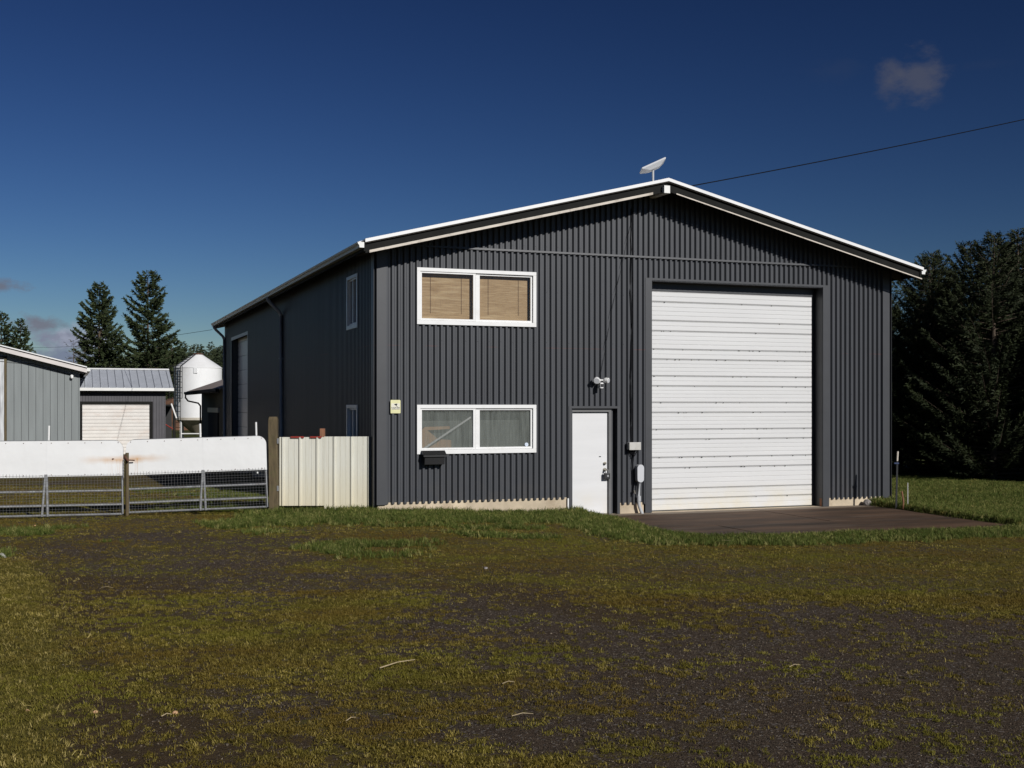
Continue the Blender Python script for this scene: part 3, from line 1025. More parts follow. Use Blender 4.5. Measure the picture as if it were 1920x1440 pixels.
# what shows behind the dusty lower glass
MB().prism([(.80, .20, 1.24), (1.45, .20, 1.24), (1.45, .20, 1.42), (1.2, .20, 1.44), (1.0, .2, 1.6), (1.42, .2, 1.62), (1.42, .2, 1.67), (.95, .2, 1.66), (.80, .20, 1.5)], (0, .1, 0)).build('cardboard_box', M['cardboard'], win2)
MB().tube([(.86, .045, 1.26), (1.78, .045, 1.84)], .019, 8).build('brace_stick', M['vinyl'], win2)
MB().box(.80, 2.95, .32, .34, 1.24, 2.0).build('dust_curtain', simple('grey_curtain', (.10, .11, .10), .9, var=.5, vscale=8, stretch=(6, 1, .6)), win2)
st = MB(); st.lathe([(0.0001, 0), (.036, 0), (.036, .002), (.0001, .002)], seg=20)
so = st.build('sticker', simple('white_blue_sticker', (.55, .62, .75), .5, var=.4, vscale=40), win2)
so.rotation_euler = (math.radians(90), 0, 0); so.location = (2.83, -.018, 1.33)

# side overhead door, recessed in the shaded wall
sdd = empty('side_overhead_door'); sdd.parent = ws
zb = 0.02
while zb < 4.1:
    zt = min(zb + .45, 4.15)
    mb = MB(); mb.box(.165, .20, SD[0], SD[1], zb + .006, zt - .006)
    for k in range(3):
        zz = zb + .06 + k * .13
        mb.box(.158, .165, SD[0], SD[1], zz, zz + .07)
    mb.build('door_panel', M['ohdoor'], sdd)
    zb = zt
MB().box(-.01, .45, SD[1], SD[1] + .02, 0, 4.17).build('jamb', M['trim'], ws)
MB().box(-.01, .45, SD[0] - .02, SD[0], 0, 4.17).build('jamb', M['trim'], ws)
MB().box(-.054, -.048, SD[0] - .10, SD[0] - .001, 0.1, 4.25).build('door_trim', M['pvc'], ws)
MB().box(-.054, -.048, SD[1] + .001, SD[1] + .12, 0.1, 4.25).build('door_trim', M['trim'], ws)
MB().box(-.054, -.048, SD[0], SD[1], 4.15, 4.25).build('door_trim', M['pvc'], ws)

# ------------------------------------------------------------------ things fixed to the front wall
def wall_thing(name, u, z, label, cat, v=0.0):
    e = empty(name, uv_world(u, v, z), TH)
    return tag(e, label, cat)


# surveillance sign
sg = wall_thing('warning_sign', .34, 1.91, 'small cream surveillance warning sign on the grey wall left of the lower window', 'sign', -.05)
MB().prism([(-.085, -.003, 0), (.085, -.003, 0), (.09, -.003, .01), (.09, -.003, .22), (.08, -.003, .235), (-.085, -.003, .235), (-.09, -.003, .225), (-.09, -.003, .01)], (0, .006, 0)).build('sign_plate', simple('faded_yellow_sign', (.68, .66, .36), .5, var=.12, vscale=9), sg)
MB().box(-.078, .078, -.0045, -.0035, .065, .175).build('pale_band', simple('faded_sign_white', (.68, .66, .55), .5, var=.08), sg)
ic = MB()
ic.prism([(-.032, -.0055, .160), (.018, -.0055, .172), (.034, -.0055, .166), (.026, -.0055, .142), (.006, -.0055, .134)], (0, .0008, 0))
ic.prism([(.008, -.0055, .134), (.014, -.0055, .138), (.040, -.0055, .114), (.032, -.0055, .108)], (0, .0008, 0))
ic.build('camera_symbol', M['black'], sg)


def text(body, size, x, z, y, mat, parent, name='lettering'):
    c = bpy.data.curves.new(name, 'FONT'); c.body = body; c.size = size; c.align_x = 'CENTER'; c.align_y = 'CENTER'; c.extrude = .0004
    c.offset = size * .02
    o = bpy.data.objects.new(name, c); COL.objects.link(o)
    o.rotation_euler = (math.radians(90), 0, 0); o.location = (x, y, z)
    dg = bpy.context.evaluated_depsgraph_get()
    me = bpy.data.meshes.new_from_object(o.evaluated_get(dg)); me.materials.clear(); me.materials.append(mat)
    o2 = bpy.data.objects.new(name, me); COL.objects.link(o2); o2.parent = parent
    o2.rotation_euler = o.rotation_euler; o2.location = o.location
    bpy.data.objects.remove(o)
    o2['kind'] = 'stuff'
    return o2


text('24 HOUR VIDEO', .0215, 0, .100, -.0055, M['black'], sg)
text('SURVEILLANCE', .0215, 0, .076, -.0055, M['black'], sg)

# wall mailbox
mbx = wall_thing('mailbox', 1.02, 1.0, 'black wall mailbox with sloping lid under the lower window', 'mailbox', -.062)
MB().prism([(-.185, 0, .0), (-.185, -.115, .0), (-.185, -.135, .15), (-.185, 0, .15)], (.37, 0, 0)).build('box_body', M['black'], mbx, bevel=.004)
MB().prism([(-.215, .0, .245), (-.215, -.03, .245), (-.215, -.165, .165), (-.215, -.165, .140), (-.215, -.15, .140), (-.215, -.03, .225), (-.215, 0, .225)], (.43, 0, 0)).build('lid', M['black'], mbx)
MB().prism([(-.19, 0, .15), (-.19, -.14, .15), (-.19, -.03, .222), (-.19, 0, .222)], (.38, 0, 0)).build('lid_end', M['black'], mbx)

# floodlight camera over the entry door
fl = wall_thing('floodlight_camera', 4.26, 2.45, 'white twin floodlight camera on the wall above the entry door', 'floodlight', -.045)
MB().tube([(0, 0, .05), (0, -.03, .05)], .055, 18).build('mount', M['vinyl'], fl, smooth=True)
def lamp_head(x, z, d, r):
    mb = MB(); c = Vector((x, -.11, z)); d = Vector(d).normalized()
    mb.tube([c - d * .05, c - d * .03, c + d * .0, c + d * .05, c + d * .055], r * .6, 18)
    n = 18
    for ring, rr_ in ((0, .35), (1, .8), (2, .97), (3, 1.0), (4, .9)):
        for j in range(n):
            i = ring * n + j
            p = Vector(mb.v[i]); base = c + d * (-.05, -.03, 0, .05, .055)[ring]
            q = base + (p - base).normalized() * r * rr_
            mb.v[i] = tuple(q)
    o = mb.build('lamp_head', M['vinyl'], fl, smooth=True)
    l = MB().tube([c + d * .0555, c + d * .058], r * .84, 18).build('lens', M['dishwhite'], o)
lamp_head(-.075, .075, (-.35, -.75, -.35), .062)
lamp_head(.115, .07, (.6, -.7, -.15), .052)
MB().tube([(-.05, -.09, .075), (.1, -.09, .07)], .014, 8).build('arm', M['vinyl'], fl)
mb = MB(); mb.box(-.028, .038, -.17, -.03, -.085, .025); mb.build('camera_body', M['vinyl'], fl, bevel=.012)
MB().box(-.020, .030, -.174, -.1702, -.060, .0).build('camera_face', M['black'], fl)

# junction box and conduit
jb = wall_thing('junction_box', 4.97, 1.21, 'grey junction box with cable loops right of the entry door', 'junction box', -.045)
MB().box(-.11, .115, -.12, 0, 0, .135).build('box_body', M['gutter'], jb, bevel=.006)
MB().box(-.118, .123, -.135, -.121, -.004, .142).build('lid', M['gutter'], jb, bevel=.004)
for i, (a, b, dpt) in enumerate(((-.09, .05, .09), (-.05, .09, .11), (-.07, .07, .07), (-.02, .03, .13))):
    pts = [(a + (b - a) * k / 10, -.06 + .02 * math.sin(k), -dpt * math.sin(math.pi * k / 10) - .0) for k in range(11)]
    MB().tube(pts, .008, 6).build('cable_loop', M['rubber'], jb, smooth=True)
cdt = wall_thing('electrical_conduit', 5.09, 0.0, 'light grey conduit with oval box rising from the apron beside the overhead door', 'conduit', -.045)
mb = MB(); prf = []
for k in range(24):
    g = 2 * math.pi * k / 24
    cx_, cz_ = .066 * math.cos(g), .066 * math.sin(g)
    prf.append((cx_, 0, cz_ + (.86 if math.sin(g) >= 0 else .66)))
mb.prism([(p[0], -.015, p[2]) for p in prf], (0, -.10, 0)).build('conduit_body', M['pvc'], cdt, smooth=True)
MB().prism([(p[0] * 1.04, -.116, .76 + (p[2] - .76) * 1.02) for p in prf], (0, -.016, 0)).build('cover', simple('pale_grey_cover', (.52, .53, .55), .4, var=.04), cdt, smooth=True)
MB().tube([(-.005, -.06, .61), (-.005, -.06, .22), (0, -.062, .15), (.03, -.07, .06), (.06, -.08, -.02)], .033, 14).build('pipe', M['pvc'], cdt, smooth=True)
MB().tube([(-.005, -.06, .33), (-.005, -.06, .23)], .04, 14).build('coupling', M['pvc'], cdt, smooth=True)
fc = wall_thing('hose_bib', 5.0, .40, 'small metal faucet on the wall left of the grey conduit', 'faucet', -.04)
MB().tube([(0, 0, 0), (0, -.06, 0), (0, -.075, -.03)], .012, 8).build('spout', M['brass'], fc)
MB().tube([(0, -.045, .01), (0, -.045, .035)], .02, 8).build('handle', M['brass'], fc)
# cables on the wall
rr = random.Random(5)
def wall_cable(pts, r, label, sub=4, wob=.004):
    e = []
    for (p, q) in zip(pts[:-1], pts[1:]):
        for k in range(sub):
            t = k / sub
            e.append((p[0] + (q[0] - p[0]) * t + rr.uniform(-wob, wob), -.058 - rr.uniform(0, .006), p[1] + (q[1] - p[1]) * t))
    e.append((pts[-1][0], -.060, pts[-1][1]))
    o = MB().tube(e, r, 6).build('wall_cable', M['rubber'], None, smooth=True)
    o.location = uv_world(0, 0); o.rotation_euler = (0, 0, TH)
    return tag(o, label, 'cable')
wall_cable([(4.94, 5.78), (4.935, 5.0), (4.93, 4.2), (4.955, 3.4), (4.93, 2.6), (4.935, 1.9), (4.945, 1.34)], .012, 'thick black cable running down the wall to the junction box')
wall_cable([(4.97, 5.74), (4.965, 4.8), (4.985, 3.6), (4.965, 2.2), (4.98, 1.34)], .007, 'thin black cable beside the thick one down to the junction box')
wall_cable([(4.92, 5.45), (4.75, 4.7), (4.55, 3.9), (4.40, 3.1), (4.30, 2.58)], .003, 'thin slanting cable leading down to the floodlight camera', wob=.002)
wall_cable([(5.0, 1.14), (4.985, .9), (5.01, .62), (5.0, .44)], .006, 'short loose cable hanging below the junction box')

# lockbox on the knob
lb = wall_thing('lockbox', 4.455, .66, 'black key lockbox hanging from the entry door knob', 'lockbox', .0)
MB().box(-.06, .06, -.045, .0, 0, .115).build('box_body', M['black'], lb, bevel=.01)
MB().tube([(-.03, -.022, .115), (-.03, -.022, .165), (0, -.022, .19), (.03, -.022, .165), (.03, -.022, .115)], .006, 8).build('shackle', M['steel'], lb, smooth=True)
MB().tube([(.01, -.045, .06), (.01, -.052, .06)], .02, 14).build('dial', M['steel'], lb, smooth=True)

# satellite dish on the ridge
sdh = empty('satellite_dish', uv_world(5.45, .02, 6.28), TH)
tag(sdh, 'flat rectangular white satellite dish on a short mast on the roof ridge', 'satellite dish')
MB().tube([(0, 0, 0), (0, 0, .30)], .022, 12).build('mast', M['pvc'], sdh, smooth=True)
pm_ = MB()
top_ = [(-.255, -.15), (.255, -.15), (.255, .15), (-.255, .15)]
v0 = [(x, y, .03) for x, y in top_]; v1 = [(x, y, .0) for x, y in top_]; v2 = [(x * .42, y * .5, -.07) for x, y in top_]
pm_.v = v0 + v1 + v2
pm_.f = [(0, 1, 2, 3), (11, 10, 9, 8)] + [(i, i + 4, (i + 1) % 4 + 4, (i + 1) % 4) for i in range(4)] + [(i + 4, i + 8, (i + 1) % 4 + 8, (i + 1) % 4 + 4) for i in range(4)]
pn = pm_.build('dish_panel', M['dishwhite'], sdh, bevel=.008)
pn.location = (0, 0, .36); pn.rotation_euler = (math.radians(-9), math.radians(-25), math.radians(-14))

# ------------------------------------------------------------------ concrete apron
ap = empty('concrete_apron', uv_world(0, 0), TH)
tag(ap, kind='structure')
us = [3.2, 5.34, 7.62, 11.3]; vs = [-5.7, -2.6, -.012]
for i in range(3):
    for j in range(2):
        MB().box(us[i] + .006, us[i + 1] - .006, vs[j] + .006, vs[j + 1] - .006, -.11, -.002 + .003 * ((i + j) % 2) - .004).build('concrete_slab', M['slab'], ap, bevel=.005)

# ------------------------------------------------------------------ fence and gates
def line_thing(name, p0, p1):
    p0 = Vector((p0[0], p0[1], 0)); p1 = Vector((p1[0], p1[1], 0))
    e = empty(name, p0, math.atan2(p1.y - p0.y, p1.x - p0.x))
    return e, (p1 - p0).length


fe, FL = line_thing('steel_fence', (-.1954 * 20.97, 20.97), (CORNER[0] - .02, CORNER[1] + .11))
tag(fe, 'short cream ribbed steel fence between the wooden post and the workshop corner', 'fence')
def fence_panel(a, b, z0, z1, off):
    mb = MB(); per = .302
    xs = [(a, 0)]
    k = -1
    pts = []
    while k * per < FL + per:
        c = k * per + off
        for dx, d in ((-.026, 0), (-.012, .028), (.012, .028), (.026, 0), (.098, 0), (.102, .004), (.106, 0), (.198, 0), (.202, .004), (.206, 0)):
            pts.append((c + dx, d))
        k += 1
    pts = [p for p in pts if a < p[0] < b]
    pts = [(a, 0)] + pts + [(b, 0)]
    for (x0, d0), (x1, d1) in zip(pts[:-1], pts[1:]):
        mb.quad((x0, -d0, z0), (x1, -d1, z0), (x1, -d1, z1), (x0, -d0, z1))
    o = mb.build('fence_panel', M['cream'], fe)
    m = o.modifiers.new('thick', 'SOLIDIFY'); m.thickness = .003
    return o
fence_panel(0.0, .79, .28, 1.49, .06)
fence_panel(.785, FL - .11, .2, 1.50, .06).location.y = -.004
MB().box(FL - .108, FL - .01, -.005, .0, .15, 1.50).build('dark_end_sheet', M['trim'], fe)
for z in (.45, 1.25):
    MB().box(.02, FL - .02, .01, .05, z, z + .09).build('fence_rail', M['redwood'], fe)
tpst = MB().box(.70, .785, .055, .14, 0, 1.64).build('short_post', M['redwood'], fe)
for a, b in ((.20, .43), (.54, .74)):
    MB().box(a, b, -.028, -.001 + .012, 1.475, 1.505).build('red_strip', M['red'], fe)

pw = MB()
px_, py_ = (513 - 960) / FPX * 20.92, 20.92
ring = []
for z, s_ in ((-.4, 1.0), (.3, 1.0), (1.0, .98), (1.60, .98), (1.80, .97), (1.85, .80)):
    ring.append([(x * s_ + .01 * math.sin(z * 3), y * s_, z) for x, y in ((-.078, -.07), (-.07, -.078), (.07, -.078), (.078, -.07), (.078, .07), (.07, .078), (-.07, .078), (-.078, .07))])
pw.v = [p for r_ in ring for p in r_]
for i in range(len(ring) - 1):
    for j in range(8):
        q = (j + 1) % 8
        pw.f.append((i * 8 + j, i * 8 + q, (i + 1) * 8 + q, (i + 1) * 8 + j))
pw.f.append(tuple(range(40, 48)))
post = pw.build('wooden_post', M['wood'], None, loc=(px_, py_, 0))
tag(post, 'thick weathered wooden gate post between the white gate and cream fence', 'post')
for z in (.55, 1.38):
    MB().box(.075, .10, -.085, -.03, z, z + .09).build('hinge_plate', M['steel'], post)
gpx, gpy = (237 - 960) / FPX * 20.28, 20.32
gp = MB().tube([(0, 0, -.3), (0, 0, 1.24)], .029, 8).build('gate_post', M['wood'], None, loc=(gpx, gpy, 0))
tag(gp, 'slim mossy post where the two white gates meet', 'post')


def gate(p0, p1, label, latch_end, poles, mid):
    g, LL = line_thing('farm_gate', p0, p1)
    tag(g, label, 'gate', 'white sheeted farm gates')
    zb_, zt_ = .20, 1.465
    R = .14
    r = .021
    arc = lambda cx, cz, a0, a1: [(cx + R * math.cos(a0 + (a1 - a0) * k / 6), 0, cz + R * math.sin(a0 + (a1 - a0) * k / 6)) for k in range(7)]
    pts = [(r, 0, zb_ + .01), (r, 0, zt_ - R)] + arc(r + R, zt_ - R - r, math.pi, math.pi / 2)[1:] + arc(LL - r - R, zt_ - R - r, math.pi / 2, 0) + [(LL - r, 0, zb_ + .01)]
    MB().tube(pts, r, 10).build('gate_frame', M['steel'], g, smooth=True)
    for z in (zb_ + .012, .377, .614, .90):
        MB().tube([(r, 0, z), (LL - r, 0, z)], .019, 8).build('rail', M['steel'], g, smooth=True)
    for dx, dm in ((-.035, -.03), (.035, -.01)):
        MB().tube([(mid + dx + dm, -.02, zb_), (mid + dx * .3, -.02, .90)], .020, 8).build('brace', M['steel'], g, smooth=True)
    # sheets
    msh = gate_sheet(LL if latch_end > 0 else 0.0)
    def sheet(a, b, zlo, left_round, right_round, yo):
        out = []
        n = 7
        top = zt_ - .010
        if left_round:
            out += [(a, zlo), (a, top - R)] + [(a + R - R * math.cos(k / n * math.pi / 2), top - R + R * math.sin(k / n * math.pi / 2)) for k in range(1, n + 1)]
        else: out += [(a, zlo), (a, top)]
        if right_round:
            out += [(b - R + R * math.sin(k / n * math.pi / 2), top - R + R * math.cos(k / n * math.pi / 2)) for k in range(0, n + 1)] + [(b, zlo)]
        else: out += [(b, top), (b, zlo)]
        mb = MB(); mb.prism([(x, yo, z) for x, z in reversed(out)], (0, -.004, 0))
        o = mb.build('gate_sheet', msh, g)
        sc_ = MB()
        for k in range(5):
            x = a + .08 + (b - a - .16) * k / 4
            for z in (top - .035, zlo + .03):
                sc_.box(x - .006, x + .006, yo - .010, yo - .004, z - .006, z + .006)
        tag(sc_.build('screw_head', M['rust'], o), kind='stuff')
    sheet(.004, mid + .003, .852, True, False, -.026)
    sheet(mid - .003 + .006, LL - .004, .862, False, True, -.030)
    # wire mesh
    wm = MB(); w = .0011
    x = .03
    while x < LL - .02:
        wm.box(x - w, x + w, -.040, -.037, zb_, .90 + .015 * math.sin(x * 3)); x += .0508
    z = zb_ + .02
    k = 0
    while z < .92:
        wm.box(.02, LL - .02, -.044 + .001, -.0405, z - w, z + w); z += .0508 * (.8 if k % 2 else 1.05); k += 1
    tag(wm.build('wire_mesh', M['meshwire'], g), kind='stuff')
    for (x, z0, z1, lean) in poles:
        MB().tube([(x, .04, z0), (x + lean, .04, z1)], .017, 8).build('marker_pole', M['pvcwhite'], g, smooth=True)
    return g, LL


RG0 = ((240 - 960) / FPX * 20.4, 20.4); RG1 = ((503.5 - 960) / FPX * 20.86, 20.86)
LG1 = ((231.5 - 960) / FPX * 20.15, 20.15); LG0 = ((-66 - 960) / FPX * 19.5, 19.5)
gr_, LR = gate(RG0, RG1, 'right white sheeted tube gate, beside the thick wooden post', -1, [(1.24, .86, 1.70, 0), (2.19, .80, 1.70, .0)], 1.275)
gr_.rotation_euler.y = -.026
gl_, LLg = gate(LG0, LG1, 'left white sheeted tube gate, cut by the left picture edge', 1, [(1.27, .86, 1.71, .02)], 1.25)
# latch and chain
lt = MB()
a = Vector((LG1[0] - .16, LG1[1] - .09, 1.145)); b = Vector((RG0[0] + .14, RG0[1] - .08, 1.11)); c = Vector((gpx, gpy - .05, 1.15))
lt.tube([a, (a + c) / 2 + Vector((0, 0, .0)), c], .011, 8); lt.tube([c - Vector((0, 0, .03)), b], .011, 8); lt.tube([c + Vector((-.03, -.02, .04)), c + Vector((.05, -.03, -.05))], .022, 8)
o = lt.build('gate_latch', M['rust'], None); tag(o, 'rusty bar latch joining the two white gates', 'latch')
ch = empty('latch_chain', (LG1[0] + .02, LG1[1] - .06, 1.12))
tag(ch, 'thin steel chain hanging from the rusty gate latch', 'chain')
for k in range(11):
    mb = MB(); n = 10
    pts = []
    for j in range(n + 1):
        g = 2 * math.pi * j / n
        lx, lz = .008 * math.cos(g), .019 * math.sin(g)
        pts.append((lx, 0, lz - k * .028) if k % 2 == 0 else (0, lx, lz - k * .028))
    mb.tube(pts, .003, 5).build('chain_link', M['steel'], ch)

# ------------------------------------------------------------------ stakes and rock by the apron
def stake_at(x, y):
    Yd = FPX * (CAM_H - .05) / (y - 760.0)
    X = (x - 960) / FPX * Yd
    return Vector((X, Yd, gz(X, Yd)))


p = stake_at(1680, 949)
e = empty('marker_stake', p); tag(e, 'tall dark steel stake with white tip and blue band beside the apron', 'stake')
MB().box(-.016, .016, -.012, .012, -.3, 1.03).build('shaft', M['black'], e)
MB().tube([(0.0, 0, 1.03), (.006, 0, 1.22)], .017, 8).build('white_tip', M['board'], e)
MB().box(-.06, .03, -.02, .02, .97, .998).build('blue_band', M['blue'], e)
e.rotation_euler = (0, math.radians(1.4), 0)
p = stake_at(1693, 951)
o = MB().tube([(0, 0, -.2), (.01, .0, .25), (-.02, 0, .45)], .020, 6, r1=.016).build('wooden_stake', M['redwood'], None, loc=p)
tag(o, 'short broken wooden stake between the dark and white stakes', 'stake')
p = stake_at(1702, 950)
o = MB().tube([(0, 0, -.2), (0, 0, .46)], .009, 8).build('plastic_stake', M['gutter'], None, loc=p)
tag(o, 'thin white plastic stake right of the broken wooden one', 'stake')


def rock(name, loc, s, seed, mat, label, cat='rock', group=None):
    import bmesh
    bm = bmesh.new(); bmesh.ops.create_icosphere(bm, subdivisions=2, radius=1)
    r_ = random.Random(seed)
    offs = [Vector((r_.uniform(-1, 1), r_.uniform(-1, 1), r_.uniform(-1, 1))).normalized() for _ in range(9)]
    for v in bm.verts:
        n = v.co.normalized(); k = 1.0
        for o_ in offs: k -= .14 * max(0, n.dot(o_) - .5)
        v.co = Vector((n.x * s[0], n.y * s[1], n.z * s[2])) * k * r_.uniform(.93, 1.06)
    me = bpy.data.meshes.new(name); bm.to_mesh(me); bm.free(); me.materials.append(mat)
    o = bpy.data.objects.new(name, me); COL.objects.link(o); o.location = loc
    return tag(o, label, cat, group)


p = uv_world(10.28, -.13, .05)
rock('rock', p, (.10, .07, .085), 3, M['rock'], 'mottled grey rock against the foundation at the right end of the apron')
p = stake_at(3, 1052); rock('rock', p, (.07, .06, .06), 4, M['gutter'], 'pale stone in the grass at the left picture edge')
for i, (x, y, s, lb_) in enumerate(((179, 1333, .018, 'small tan pebble in the dark soil near the lower left corner'), (65, 1000, .02, 'tiny pale pebble in front of the left gate'), (52, 1332, .018, 'small pinkish pebble in the straw grass at lower left'), (328, 1332, .022, 'dull grey pebble at the foot of the picture, right of the tan one'), (911, 1063, .03, 'dark stone on the brown ground in front of the lower window'))):
    rock('pebble', stake_at(x, y) + Vector((0, 0, .008)), (s, s * .8, s * .7), 10 + i, M['rock'] if i == 4 else M['cardboard'], lb_, 'pebble')
def straw(x0, y0, x1, y1, label, r=.003):
    a, b = stake_at(x0, y0) + Vector((0, 0, .025)), stake_at(x1, y1) + Vector((0, 0, .03))
    m = (a + b) / 2 + Vector((0, 0, .012))
    o = MB().tube([Vector((0, 0, 0)), m - a, b - a], r, 5, r1=r * .5).build('straw_stalk', M['twig'], None, loc=a)
    tag(o, label, 'stalk')
straw(712, 1252, 778, 1238, 'long pale dry stalk lying on the gravel left of centre', .005)
straw(303, 1343, 322, 1341, 'short white stalk at the lower left on dark soil', .004)
straw(960, 1341, 1000, 1339, 'thin dry stalk on the gravel near the bottom centre')
straw(190, 1101, 212, 1103, 'faint dry stalk in the moss behind the lower left dirt patch')
straw(942, 1283, 965, 1282, 'short dry stalk lying on the gravel at lower centre')
straw(1345, 1016, 1380, 1018, 'white dry stalk on the grass in front of the apron')
straw(648, 1352, 668, 1346, 'dry stalk at the bottom left of the gravel')
straw(1480, 1250, 1500, 1248, 'pale dry stalk on the gravel right of centre')

# ------------------------------------------------------------------ left barn, garage, shed, silo
def site(x, Yd):
    return np.array([(x - 960) / FPX * Yd, Yd])


# left barn: its right front corner
BP = site(148, 42.0)
bn = empty('grey_barn', (BP[0], BP[1], 0), TH)
tag(bn, 'grey board sided barn with white edged sloping roof, cut by the left picture edge', 'barn')
M['barnboard'] = simple('grey_barn_board', (.205, .225, .225), .6, var=.10, vscale=2, stretch=(3, 3, .3), bump=.15)
M['barnfascia'] = simple('grey_white_fascia', (.62, .58, .55), .6, var=.08, vscale=3, stretch=(.5, 3, 3))
bz = lambda u: 3.38 + (-u) * .255       # top of wall along the slope (u negative to the left)
nb = 30
for k in range(nb):
    a = -(k + 1) * .2345; b = -k * .2345 - .012
    if b < -6.9: break
    zt = bz(b)
    if a < -2.36:     # above the big door only
        mb = MB(); mb.prism([(a, .0, 3.72), (b, .0, 3.72), (b, .0, bz(b)), (a, .0, bz(a))], (0, .03, 0)); mb.build('siding_board', M['barnboard'], bn)
    else:
        mb = MB(); mb.prism([(a, .0, -.1), (b, .0, -.1), (b, .0, bz(b) if bz(b) < 3.60 else 3.60), (a, .0, bz(a) if bz(a) < 3.60 else 3.60)], (0, .03, 0)); mb.build('siding_board', M['barnboard'], bn)
        if bz(b) > 3.62:
            MB().prism([(a, .0, 3.612), (b, .0, 3.612), (b, .0, bz(b)), (a, .0, bz(a))], (0, .03, 0)).build('siding_board', M['barnboard'], bn)
MB().prism([(0, .032, -.1), (0, .032, bz(0)), (-7, .032, bz(-7)), (-14, .032, bz(0)), (-14, .032, -.1)][::-1], (0, 12, 0)).build('barn_body', M['trim'], bn)
for sgn in (1, -1):
    f_ = lambda u: u if sgn > 0 else -14 - u
    R0 = (f_(.26), bz(.26)); R1 = (f_(-7), bz(-7))
    MB().prism([(R0[0], -.42, R0[1] + .06), (R1[0], -.42, R1[1] + .06), (R1[0], -.42, R1[1] + .10), (R0[0], -.42, R0[1] + .10)], (0, 12.9, 0)).build('roof_sheet', M['roof'], bn)
    MB().prism([(R0[0], -.40, R0[1] - .12), (R1[0], -.40, R1[1] - .12), (R1[0], -.40, R1[1] + .02), (R0[0], -.40, R0[1] + .02)], (0, .04, 0)).build('fascia_board', M['barnfascia'], bn)
    MB().prism([(R0[0], -.36, R0[1] + .02), (R1[0], -.36, R1[1] + .02), (R1[0], -.36, R1[1] + .058), (R0[0], -.36, R0[1] + .058)], (0, 12.7, 0)).build('roof_deck', M['soffit'], bn)
MB().box(.26, .37, -.40, 12.4, bz(.26) - .07, bz(.26) + .05).build('gutter', M['gutter_white'], bn)
MB().box(-.012, .03, -.02, .03, -.1, bz(0)).build('corner_board', M['barnboard'], bn)
# big sliding door with weathered white sheet in a wood frame
dr = empty('sliding_door'); dr.parent = bn
MB().box(-6.2, -2.43, -.03, -.005, .75, 3.66).build('door_sheet', simple('weathered_plastic_sheet', (.50, .51, .52), .5, var=.4, vscale=3, stretch=(4, 1, .4)), dr)
MB().box(-6.3, -2.35, -.06, -.0, .45, .74).build('door_rail', M['wood'], dr)
MB().box(-2.425, -2.35, -.06, -.0, .745, 3.66).build('door_post', M['wood'], dr)
MB().box(-6.3, -2.35, -.08, -.0, 3.665, 3.74).build('door_track', M['fascia'], dr)
MB().box(-6.3, -2.35, -.005, .031, -.1, .45).build('lower_siding', M['barnboard'], dr)
bc = empty('security_camera', (BP[0] - .2, BP[1] - .13, 3.05), TH)
tag(bc, 'small white security camera under the eave of the grey barn', 'security camera')
MB().tube([(0, .02, .03), (0, -.04, .03)], .05, 12).build('mount', M['pvcwhite'], bc, smooth=True)
MB().lathe([(.001, -.07), (.04, -.05), (.055, -.0), (.04, .04), (.001, .055)], c=(0, -.07, 0), seg=14).build('camera_body', M['pvcwhite'], bc, smooth=True)
wc = MB().tube([(-3.0, -.05, 3.60), (-1.5, -.05, 3.50), (-.2, -.05, 3.10)], .006, 5).build('wall_cable', M['rubber'], None)
wc.location = (BP[0], BP[1], 0); wc.rotation_euler = (0, 0, TH); tag(wc, 'thin dark cable sagging across the grey barn wall', 'cable')

# small garage
GPt = site(309, 50.0)
ga = empty('small_garage', (GPt[0], GPt[1], 0), TH)
tag(ga, 'small dark garage with pale ribbed metal roof and stained roller door', 'garage')
M['garageboard'] = simple('dark_garage_board', (.072, .070, .078), .6, var=.12, vscale=2)
k = lambda x: (site(x, 50)[0] - GPt[0]) / UU[0]
GW = 4.4
d0_, d1_ = -3.26, -.60      # door opening in local x
dz = 2.11
sb = MB(); x = 0.0
while x > -GW:
    a, b = x - .112, x - .010
    if d0_ < (a + b) / 2 < d1_: sb.box(a, b, 0, .03, dz + .05, 2.62)
    else: sb.box(a, b, 0, .03, -.1, 2.62)
    x -= .112
tag(sb.build('siding_board', M['garageboard'], ga), kind='stuff')
MB().box(-GW, d0_ - .01, .032, .1, -.1, 2.7).build('garage_body', M['trim'], ga)
MB().box(d1_ + .01, -.01, .032, .1, -.1, 2.7).build('garage_body', M['trim'], ga)
MB().box(d0_, d1_, .032, .1, dz + .08, 2.7).build('garage_body', M['trim'], ga)
MB().box(-GW, -.01, .3, 3.7, -.1, 2.7).build('garage_body', M['trim'], ga)
MB().box(-.03, .03, .0, .3, -.1, 2.7).build('garage_body', M['garageboard'], ga)
MB().box(d0_ - .14, d0_, -.02, .2, -.1, dz + .10).build('door_trim', M['fascia'], ga)
MB().box(d1_, d1_ + .12, -.02, .2, -.1, dz + .10).build('door_trim', M['fascia'], ga)
MB().box(d0_, d1_, -.021, .2, dz, dz + .10).build('door_trim', M['fascia'], ga)
gd = empty('roller_door'); gd.parent = ga
z = 0.0
while z < dz - .02:
    mb = MB()
    for q in (0, 1):
        zz = z + q * .145
        mb.box(d0_, d1_, .055, .075, zz + .004, min(zz + .141, dz))
        mb.box(d0_, d1_, .050, .055, zz + .03, min(zz + .10, dz))
    mb.build('door_panel', M['pinkdoor'], gd); z += .29
